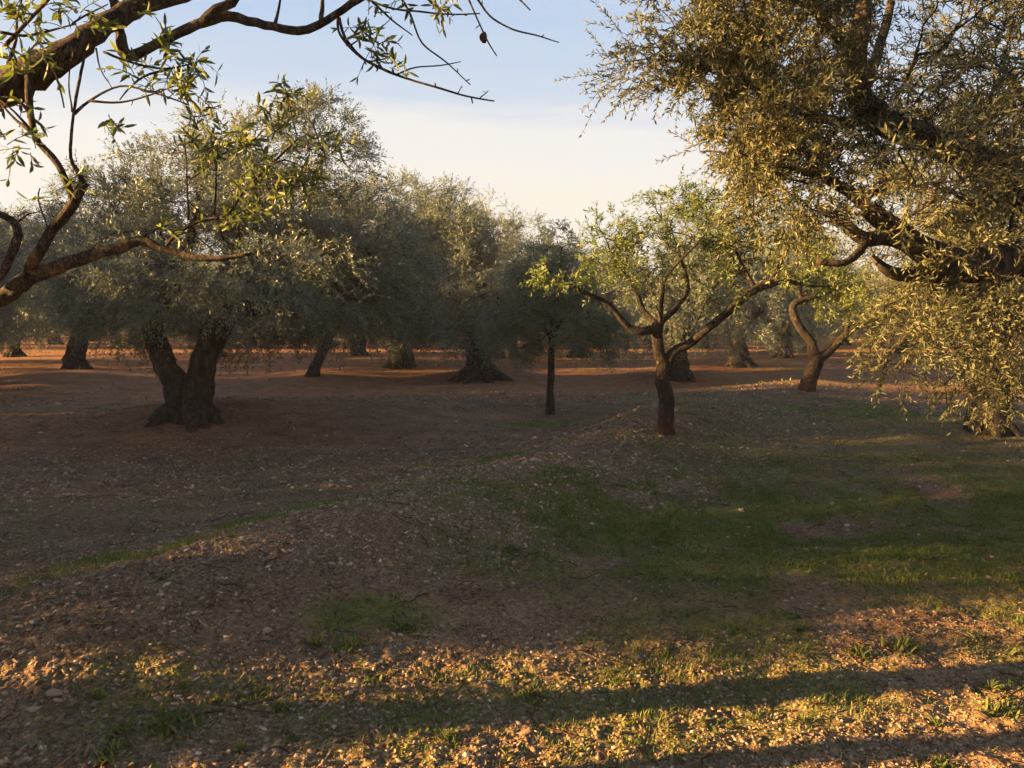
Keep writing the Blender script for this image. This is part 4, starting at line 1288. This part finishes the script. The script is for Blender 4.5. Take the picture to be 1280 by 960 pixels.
def near_olive():
    base = onground(4.7, 5.4)
    root = empty('olive_tree', base)
    tag(root, 'nearest olive filling the right side, golden lit leaves and thick low limb', 'olive tree', GRP_MID)
    q = lambda u, v, d: P(u, v, d) - base
    w = lambda x, y, z: np.array([x, y, z]) - base
    SK = Skeleton(); T = Tubes()
    SK.limb([w(4.7, 5.4, base[2] - .1), w(4.68, 5.38, .35), w(4.6, 5.3, .8), w(4.45, 5.2, 1.25)], [.45, .36, .32, .31], .08, .12)
    flare(T, .36, .6, np.zeros(3), 8, 1.7)
    # thick low limb
    SK.limb([w(4.5, 5.2, 1.15), w(3.9, 5.0, 1.75), q(1290, 322, 4.8), q(1235, 330, 4.7), q(1185, 328, 4.6), q(1150, 312, 4.5), q(1120, 288, 4.5), q(1085, 262, 4.5)],
            [.2, .15, .10, .095, .086, .065, .052, .042], .05, .12)
    SK.limb([q(1195, 336, 4.6), q(1160, 342, 4.5), q(1125, 343, 4.45), q(1104, 334, 4.4), q(1090, 320, 4.4)], [.066, .045, .034, .025, .012], .05, .15)
    SK.limb([q(1140, 308, 4.5), q(1110, 297, 4.45), q(1080, 298, 4.4), q(1062, 285, 4.4), q(1038, 268, 4.5)], [.05, .046, .04, .034, .02], .05, .15)
    SK.limb([q(1082, 297, 4.4), q(1075, 315, 4.35), q(1058, 328, 4.3), q(1040, 328, 4.3), q(1020, 326, 4.3)], [.026, .022, .02, .018, .016], .05, .15)
    SK.limb([q(1092, 265, 4.5), q(1060, 238, 4.6), q(1035, 225, 4.7), q(1015, 200, 4.8), q(985, 170, 5)], [.034, .03, .024, .018, .01], .06, .15)
    SK.limb([q(1030, 224, 4.7), q(990, 212, 4.6), q(940, 205, 4.6), q(900, 190, 4.7), q(875, 190, 4.8)], [.018, .014, .011, .008, .005], .06, .15)
    # upper dark limb
    SK.limb([w(4.45, 5.2, 1.2), w(4.1, 5.3, 1.9), q(1290, 245, 5.4), q(1210, 192, 5.3), q(1150, 170, 5.2), q(1105, 152, 5.2), q(1076, 122, 5.2), q(1072, 70, 5.2), q(1078, 10, 5.3), q(1090, -70, 5.4)],
            [.18, .15, .11, .10, .09, .085, .075, .065, .055, .03], .06, .12)
    SK.limb([q(1072, 80, 5.2), q(1040, 40, 5.0), q(1010, 0, 4.9), q(980, -50, 4.8)], [.04, .03, .024, .012], .06, .15)
    SK.limb([q(1076, 120, 5.2), q(1100, 60, 5.6), q(1115, 0, 5.8), q(1130, -60, 5.9)], [.04, .03, .024, .012], .06, .15)
    SK.limb([q(1105, 152, 5.2), q(1040, 150, 4.9), q(980, 130, 4.8), q(920, 100, 4.9), q(860, 80, 5.0)], [.034, .026, .02, .014, .007], .06, .15)
    # limbs on the far side and towards the viewer
    SK.limb([w(4.45, 5.2, 1.2), w(4.5, 4.7, 2.0), w(4.1, 4.1, 2.8), w(3.6, 3.6, 3.4)], [.16, .11, .07, .03], .1, .15)
    SK.limb([w(4.5, 5.2, 1.2), w(5.2, 5.6, 2.2), w(5.9, 5.8, 3.4)], [.16, .11, .03], .1, .15)
    SK.limb([w(4.45, 5.2, 1.2), w(4.4, 5.9, 2.3), w(4.0, 6.6, 3.5)], [.16, .11, .03], .1, .15)
    B = lambda u, v, d, rx, ry, rz, n: (q(u, v, d), (rx, ry, rz), n)
    blobs = [B(1130, 30, 6.0, 1.3, 1.1, .95, 200), B(940, 55, 5.0, .58, .8, .5, 120), B(830, 70, 5.0, .34, .45, .32, 56), B(860, 130, 5.0, .3, .4, .26, 34), B(880, 5, 5.0, .5, .6, .4, 70),
             B(950, 160, 4.9, .52, .7, .36, 110), B(915, 185, 4.7, .28, .4, .20, 36), B(1040, 190, 4.9, .55, .7, .42, 90), B(985, 250, 4.7, .30, .5, .24, 36),
             B(1190, 220, 5.9, 1.0, .7, .5, 90), B(1275, 190, 4.8, .4, .6, .45, 40), B(1280, 290, 5.7, .6, .6, .3, 40), B(1225, 395, 4.6, .42, .55, .24, 22), B(1275, 430, 4.7, .3, .5, .30, 16),
             B(1155, 420, 4.6, .24, .4, .18, 11), B(1190, 480, 4.8, .2, .3, .16, 7), B(1125, 395, 4.6, .22, .35, .12, 7), B(1120, 462, 4.5, .18, .25, .08, 6),
             B(1190, 240, 4.1, .22, .3, .10, 10), B(1240, 120, 3.9, .4, .4, .4, 30), B(1180, 200, 3.2, .2, .3, .14, 7), B(1020, -80, 4.9, .9, 1.0, .6, 110), B(1210, 318, 4.2, .2, .2, .10, 8), B(1268, 330, 4.3, .15, .2, .12, 7), B(1238, 490, 5.2, .22, .3, .2, 12), B(1290, 60, 4.8, .7, .9, .7, 90),
             (w(5.8, 5.4, 3.2), (1.3, 1.6, 1.2), 110), (w(4.4, 6.8, 3.6), (1.2, 1.0, .8), 90), (w(4.0, 3.6, 3.4), (.8, .8, .7), 60), (w(4.6, 5.2, 4.3), (1.6, 1.5, .7), 90)]
    tg, cen = blob_targets(blobs, 43, .57, 2.4)
    SK.grow(tg, tip_r=.0028, seg=.09, wander=.22, wpath=.3)
    LV = Leaves(); TW = Tubes()
    leaf_out(SK, tg, cen, (4, 7), (.13, .34), 10, (.044, .0092), .18, LV, tubes=TW, up=.15, rnd=.8, r=.0018, ang=.7)
    finish_tree(root, SK, LV, TW, M_BARK_OL, M_OLIVE_NEAR, True, 20, .10, T, .07)


near_olive()


# ---- the almond that overhangs the camera at upper left ----------------------
def near_almond():
    base = onground(-2.75, 2.79)
    root = empty('almond_tree', base)
    tag(root, 'nearest almond, lichen covered limbs and thin twigs reaching in at upper left', 'almond tree', 'almond trees among the olives')
    q = lambda u, v, d=2.6: P(u, v, d) - base
    w = lambda x, y, z: np.array([x, y, z]) - base
    SK = Skeleton(); T = Tubes()
    F = w(-2.55, 2.8, 1.25)
    SK.limb([w(-2.75, 2.79, base[2] - .1), w(-2.76, 2.79, .35), w(-2.68, 2.78, .8), F], [.17, .135, .12, .125], .06, .12)
    flare(T, .14, .35, np.zeros(3), 5, 1.5)
    A = SK.limb([F - [0, 0, .08], w(-2.45, 2.75, 1.6), q(-90, 165, 2.55), q(-20, 118, 2.5), q(40, 88, 2.5), q(85, 62, 2.5), q(118, 36, 2.55), q(155, 12, 2.6), q(215, -4, 2.7), q(300, -40, 2.8), q(360, -110, 2.9)],
                [.11, .09, .072, .064, .058, .052, .045, .038, .030, .021, .01], .03, .30)
    Bm = SK.limb([q(122, -50, 2.72), q(140, -5, 2.66), q(149, 35, 2.62), q(158, 62, 2.6), q(168, 68, 2.6), q(190, 55, 2.6), q(245, 32, 2.62), q(285, 22, 2.64), q(330, 30, 2.66), q(372, 37, 2.68), q(408, 24, 2.7), q(440, 6, 2.72), q(480, -14, 2.74)],
                 [.020, .021, .022, .024, .024, .022, .020, .021, .019, .018, .0165, .015, .012], .025, .30)
    SK.limb([q(250, 30, 2.62), q(270, 12, 2.6), q(290, 4, 2.62), q(300, -20, 2.6)], [.018, .020, .022, .02], .03, .15)
    SK.limb([F, w(-2.3, 2.75, 1.45), q(-50, 392, 2.65), q(0, 372, 2.6), q(40, 345, 2.55), q(88, 328, 2.5), q(140, 313, 2.5), q(172, 299, 2.5), q(205, 312, 2.5), q(248, 324, 2.5), q(285, 322, 2.5), q(314, 317, 2.5)],
            [.085, .065, .045, .037, .031, .026, .021, .019, .0155, .0125, .009, .006], .025, .30)
    SK.limb([q(205, 311, 2.5), q(224, 290, 2.5), q(248, 276, 2.5), q(284, 269, 2.5), q(305, 240, 2.5), q(338, 207, 2.5), q(372, 174, 2.5)], [.011, .010, .009, .008, .006, .005, .003], .025, .30)
    SK.limb([q(30, 350, 2.56), q(48, 318, 2.5), q(70, 284, 2.48), q(92, 250, 2.46), q(104, 228, 2.46)], [.026, .022, .020, .019, .018], .025, .30)
    SK.limb([q(92, 250, 2.46), q(72, 205, 2.44), q(50, 180, 2.44), q(40, 150, 2.44), q(36, 92, 2.46)], [.016, .014, .012, .014, .016], .025, .30)
    SK.limb([q(104, 228, 2.46), q(92, 205, 2.46), q(88, 185, 2.46), q(93, 142, 2.46), q(104, 80, 2.48), q(112, 44, 2.52)], [.012, .009, .007, .006, .005, .005], .025, .30)
    SK.limb([q(-10, 355, 2.55), q(10, 330, 2.5), q(24, 292, 2.5), q(16, 276, 2.5), q(-12, 262, 2.5)], [.022, .019, .017, .015, .013], .025, .30)
    SK.limb([q(36, 140, 2.44), q(20, 125, 2.42), q(0, 135, 2.4)], [.007, .005, .003], .025, .30)
    tw = [
        ([(93, 142), (112, 126), (150, 108), (190, 115), (236, 131)], 2.46, .005), ([(112, 126), (150, 128), (190, 118), (215, 108)], 2.46, .004),
        ([(40, 165), (20, 150), (0, 128)], 2.44, .006), ([(48, 178), (28, 150), (10, 132), (-10, 120)], 2.44, .005),
        ([(90, 140), (86, 100), (92, 62)], 2.47, .003), ([(120, 60), (125, 85), (140, 110)], 2.5, .003),
        ([(424, 22), (432, 48), (455, 74), (500, 95), (545, 109), (582, 120), (618, 126)], 2.7, .0058), ([(422, 24), (424, 42), (440, 62), (458, 76), (480, 74)], 2.7, .0045),
        ([(436, 58), (452, 48), (470, 40), (490, 22)], 2.7, .003), ([(500, -5), (514, 20), (528, 54), (560, 80), (588, 106)], 2.74, .004),
        ([(455, -2), (488, 10), (530, 15), (565, 18), (600, 17)], 2.74, .0045), ([(465, 2), (490, 25), (515, 44)], 2.72, .004),
        ([(584, -5), (597, 25), (611, 54), (621, 70)], 2.76, .0038), ([(594, -5), (612, 20), (640, 36), (670, 44), (699, 53)], 2.78, .004),
        ([(646, -4), (655, 5), (663, 13)], 2.78, .004), ([(496, 93), (520, 84), (550, 82), (576, 77)], 2.71, .003), ([(770, -5), (776, 0), (783, 5)], 2.8, .003),
        ([(600, 122), (608, 116), (610, 113)], 2.7, .002), ([(572, 117), (575, 112), (577, 107)], 2.7, .002),
        ([(236, 275), (234, 240), (233, 200), (231, 175)], 2.5, .0035), ([(268, 271), (270, 230), (271, 195), (272, 180)], 2.5, .0035),
        ([(237, 224), (256, 212), (280, 192), (300, 185)], 2.5, .003), ([(338, 207), (355, 200), (385, 212), (415, 228)], 2.5, .003), ([(372, 174), (366, 150), (358, 115), (352, 100)], 2.5, .003),
        ([(310, 235), (345, 236), (385, 232), (410, 236)], 2.5, .003), ([(300, 300), (297, 285), (302, 275), (305, 268)], 2.5, .004), ([(300, 310), (280, 300), (276, 285), (278, 277)], 2.5, .0035),
        ([(176, 297), (190, 290), (205, 280)], 2.5, .003), ([(206, 300), (200, 292), (204, 288)], 2.5, .003),
        ([(343, 33), (347, 15), (352, -10)], 2.67, .006), ([(402, 27), (403, 8), (404, -15)], 2.69, .009),
        ([(60, 285), (48, 250), (50, 235)], 2.5, .003), ([(20, 280), (35, 268), (50, 265)], 2.5, .003),
        ([(205, 88), (180, 95), (160, 112), (150, 125)], 2.55, .004), ([(130, 65), (165, 78), (205, 86), (240, 80)], 2.55, .005), ([(60, 70), (75, 110), (80, 135)], 2.5, .004),
        ([(5, 60), (30, 30), (60, 0), (80, -30)], 2.3, .007), ([(0, 40), (30, 45), (62, 38), (95, 30)], 2.3, .005), ([(90, 30), (115, 15), (135, 5)], 2.4, .004), ([(10, 80), (20, 50), (22, 20), (30, -10)], 2.3, .005),
    ]
    TW = Tubes()
    for pts, d, r in tw:
        p, rr = smooth_path([q(u, v, d + rng.normal(0, .015)) for u, v in pts], np.linspace(r, r * .45, len(pts)), .018, .25)
        TW.add(p, rr, 6, 0, .06)
        for k in range(max(1, len(p) // 7)):       # spurs and buds
            i = rng.integers(1, len(p)); dv = unit(rng.normal(0, 1, 3) + [0, 0, .2]) * rng.uniform(.008, .022)
            TW.add([p[i], p[i] + dv * .6, p[i] + dv], [r * .5, r * .45, r * .3], 4)
    LV = Leaves()
    # leafy shoots: u, v, depth, count, spread in px, leaf size
    cl = [(30, 35, 2.3, 14, 42, .95), (70, 12, 2.35, 9, 36, .9), (20, 75, 2.3, 5, 25, .95), (110, 20, 2.45, 6, 25, .9), (170, 5, 2.6, 7, 30, .9),
          (215, 65, 2.55, 13, 25, .9), (238, 80, 2.55, 9, 14, .9), (165, 90, 2.55, 7, 22, .9), (230, 112, 2.46, 9, 15, .85), (190, 108, 2.46, 6, 20, .8), (140, 155, 2.46, 4, 10, .9),
          (40, 140, 2.44, 5, 18, .9), (40, 190, 2.44, 3, 12, .9), (10, 180, 2.44, 5, 14, .9), (75, 235, 2.46, 3, 12, .8),
          (455, 38, 2.7, 7, 9, .85), (470, 58, 2.7, 6, 8, .85), (494, 80, 2.7, 7, 10, .85), (550, 8, 2.74, 8, 12, .85), (462, 18, 2.72, 3, 8, .8), (500, 2, 2.74, 3, 12, .8),
          (270, 182, 2.5, 12, 18, .85), (310, 175, 2.5, 12, 22, .85), (345, 165, 2.5, 12, 22, .85), (240, 172, 2.5, 5, 10, .85), (250, 150, 2.5, 4, 9, .85),
          (356, 118, 2.5, 10, 10, .85), (350, 225, 2.5, 12, 24, .8), (385, 220, 2.5, 9, 22, .8), (320, 228, 2.5, 7, 14, .8), (400, 180, 2.5, 7, 20, .8), (330, 205, 2.5, 6, 14, .8),
          (300, 268, 2.5, 8, 16, .75), (315, 262, 2.5, 5, 10, .75), (205, 287, 2.5, 4, 7, .85), (258, 290, 2.5, 2, 6, .8), (285, 275, 2.5, 4, 10, .7), (415, 195, 2.5, 5, 14, .75)]
    for u, v, d, n, sp, sz in cl:
        n = int(n * 1.0 + .5)
        Bs = np.array([q(u + rng.normal(0, sp * .45), v + rng.normal(0, sp * .38), d + rng.normal(0, .05)) for _ in range(n)])
        Dv = rng.normal(0, .75, (n, 3)) + [.15, 0, .25]
        shoots(LV, Bs, Dv, rng.uniform(.04, .11, n), 3, .056 * sz, .0125 * sz, droop=.35, ang=.85, spiral=True, tubes=TW, r=.0016, tone=(.05, 1), tmin=.0)
    # the rest of the crown, over and behind the viewer's left
    tg, cen = blob_targets([(w(-3.4, 3.2, 4.0), (.9, .9, .6), 90), (w(-2.6, 2.2, 4.1), (.8, .7, .5), 60), (w(-3.6, 2.5, 3.8), (.6, .7, .5), 50)], 51, .4, 1.8)
    SK.limb([F, w(-2.9, 3.0, 2.2), w(-3.2, 3.2, 3.6)], [.085, .05, .015], .08, .15)
    SK.limb([F, w(-2.7, 2.6, 2.3), w(-2.6, 2.2, 3.7)], [.075, .045, .015], .08, .15)
    SK.limbs = [(p, r * (1 if i == 0 else .78)) for i, (p, r) in enumerate(SK.limbs)]
    SK.grow(tg, tip_r=.003, seg=.09, wander=.2)
    leaf_out(SK, tg, cen, (4, 7), (.08, .24), 5, (.07, .016), .25, LV, up=.3, spiral=True, ang=.9)
    finish_tree(root, SK, LV, TW, M_BARK_NEAR, M_ALMOND_NEAR, True, 18, .09, T, .06)
    # dried almond hull still hanging on its twig
    v0, f0 = ico2()
    V = v0 * np.array([.0125, .010, .0185]); V[:, 0] += .004 * (v0[:, 2] ** 2); V = V * (1 + .04 * rng.normal(0, 1, (len(V), 1)))
    ho = mesh_obj('almond', build_mesh('almond', V, None, f0, M_HULL, smooth=True, attrs={'tone': rng.random(len(V))}), root)
    ho.location = q(604, 47, 2.76)
    tag(ho, 'single dark dried almond hanging from a bare twig')


near_almond()


def shade_almond(x, y, s, rz):
    """slim almond added out of view so its trunk throws a narrow shadow band"""
    base = onground(x, y)
    root = empty('almond_tree', base, rz, s)
    tag(root, 'unseen slim almond added beyond the left border for its narrow trunk shadow', 'almond tree', 'almond trees added beyond the left border')
    SK = Skeleton()
    SK.limb([[0, 0, -.1], [0, 0, .4], [.05, .02, 1.2], [.02, .05, 2.3]], [.12, .085, .075, .07], .08, .12)
    for a in (0.4, 2.5, 4.6):
        c, sn = math.cos(a), math.sin(a)
        SK.limb([[.02, .05, 2.25], [c * .4, sn * .4, 2.9], [c * .9, sn * .9, 3.8]], [.08, .05, .015], .1, .15)
    tg, cen = blob_targets([((.7 * math.cos(a), .7 * math.sin(a), 4.0), (.8, .8, .6), 45) for a in (0.4, 2.5, 4.6)], 61, .4, 1.5)
    SK.grow(tg, tip_r=.004)
    LV = Leaves()
    leaf_out(SK, tg, cen, (5, 8), (.1, .3), 5, (.08, .02), .2, LV, up=.3, spiral=True, ang=.9)
    finish_tree(root, SK, LV, Tubes(), M_BARK_AL, M_ALMOND, False, 12, .06)


shade_almond(-4.7, 1.95, 1.0, 0.3)  # put in outside the view for its trunk shadow


def shade_bush(x, y, s):  # low crown added out of view to shade the lower left
    base = onground(x, y)
    root = empty('olive_tree', base, 0, s)
    tag(root, 'unseen bushy olive added beyond the left border to shade the lower left ground', 'olive tree', 'bushy olives added beyond the left border for shade')
    SK = Skeleton()
    SK.limb([[0, 0, -.05], [.02, 0, .2], [0, .03, .5], [.03, 0, .9]], [.06, .05, .04, .015], .06, .15)
    tg, cen = blob_targets([((0, 0, .75), (.6, .55, .6), 130), ((.1, .1, 1.1), (.4, .4, .4), 60), ((0, 0, .35), (.5, .5, .3), 50)], 91, .3, 1.5)
    SK.grow(tg, tip_r=.003, seg=.08)
    LV = Leaves()
    leaf_out(SK, tg, cen, (7, 11), (.12, .3), 7, (.058, .014), .2, LV)
    finish_tree(root, SK, LV, Tubes(), M_BARK_OL, M_YOUNG, False, 10)


shade_bush(-5.0, 3.55, 1.05)
shade_bush(-4.3, 2.55, .6)

# ---------------------------------------------------------------- evening haze between the trees
hm, hnt, hN, hL = new_mat('evening_haze')
vs = hN.new('ShaderNodeVolumeScatter'); vs.inputs['Density'].default_value = 0.0007; vs.inputs['Anisotropy'].default_value = 0.2
vs.inputs['Color'].default_value = (0.93, 0.96, 1.0, 1)
ho = hN.new('ShaderNodeOutputMaterial'); hL.new(vs.outputs[0], ho.inputs['Volume'])
hv = np.array([[x, y, z] for z in (-1.5, 9) for y in (-20, 170) for x in (-130, 130)], float)
hq = np.array([[0, 2, 3, 1], [4, 5, 7, 6], [0, 1, 5, 4], [2, 6, 7, 3], [0, 4, 6, 2], [1, 3, 7, 5]])
tag(mesh_obj('sky', build_mesh('sky', hv, hq, None, hm)), kind='structure')     # box of thin haze around the grove, not the sky

# ---------------------------------------------------------------- light, sky, camera
sun = bpy.data.lights.new('sun', 'SUN'); sun.energy = 46.0; sun.angle = R(0.6); sun.color = (1.0, 0.56, 0.19)
so = bpy.data.objects.new('sun', sun); link(so)
so.rotation_euler = Vector(SUN_DIR).to_track_quat('Z', 'Y').to_euler()

wd = bpy.data.worlds.new('World'); SC.world = wd; wd.use_nodes = True
nt = wd.node_tree; N = nt.nodes; Lk = nt.links; N.clear()
sky = N.new('ShaderNodeTexSky'); sky.sky_type = 'NISHITA'; sky.sun_disc = False
sky.sun_elevation = SUN_EL; sky.sun_rotation = math.atan2(SUN_DIR[0], SUN_DIR[1])
sky.air_density = 1.0; sky.dust_density = 1.6; sky.ozone_density = 1.2
tc = N.new('ShaderNodeTexCoord')
sep = N.new('ShaderNodeSeparateXYZ'); Lk.new(tc.outputs['Generated'], sep.inputs[0])
# thin high cloud bank near the horizon, softly broken at its top
mp = N.new('ShaderNodeMapping'); mp.inputs['Scale'].default_value = (1.2, 1.2, 9.0); Lk.new(tc.outputs['Generated'], mp.inputs['Vector'])
nz = N.new('ShaderNodeTexNoise'); nz.inputs['Scale'].default_value = 2.2; nz.inputs['Detail'].default_value = 5; nz.inputs['Roughness'].default_value = .55
Lk.new(mp.outputs[0], nz.inputs['Vector'])
mz = N.new('ShaderNodeMath'); mz.operation = 'MULTIPLY_ADD'; mz.inputs[1].default_value = 0.19
Lk.new(nz.outputs['Fac'], mz.inputs[0]); Lk.new(sep.outputs['Z'], mz.inputs[2])
gr = ramp(N, [(0.0, (1.02, .93, .80)), (0.13, (1.03, .97, .88)), (0.20, (.98, .96, .94)), (0.255, (.70, .80, .94)), (0.40, (.52, .69, .95)), (0.60, (.50, .64, .90)), (1.0, (.42, .54, .80))])
mo = N.new('ShaderNodeMath'); mo.operation = 'SUBTRACT'; mo.inputs[1].default_value = 0.095; mo.use_clamp = True
Lk.new(mz.outputs[0], mo.inputs[0]); Lk.new(mo.outputs[0], gr.inputs['Fac'])
sc_ = N.new('ShaderNodeMixRGB'); sc_.blend_type = 'MULTIPLY'; sc_.inputs[0].default_value = 1; sc_.inputs[2].default_value = (10, 10, 10, 1)
Lk.new(gr.outputs['Color'], sc_.inputs[1])
mx = N.new('ShaderNodeMixRGB'); mx.inputs[0].default_value = 0.85; Lk.new(sky.outputs[0], mx.inputs[1]); Lk.new(sc_.outputs[0], mx.inputs[2])
bg = N.new('ShaderNodeBackground'); bg.inputs['Strength'].default_value = 0.1
Lk.new(mx.outputs[0], bg.inputs['Color'])
wo = N.new('ShaderNodeOutputWorld'); Lk.new(bg.outputs[0], wo.inputs['Surface'])

cam = bpy.data.cameras.new('camera'); cam.sensor_width = 36; cam.lens = 36 * FPX / 1280
cam.clip_start = 0.05; cam.clip_end = 2000
co = bpy.data.objects.new('camera', cam); link(co)
co.location = (0, 0, CAM_Z); co.rotation_euler = (R(90) - PITCH, 0, 0)
SC.camera = co
SC.view_settings.view_transform = 'Standard'
SC.view_settings.look = 'None'
SC.view_settings.exposure = 0
SC.cycles.max_bounces = 6
SC.cycles.diffuse_bounces = 3
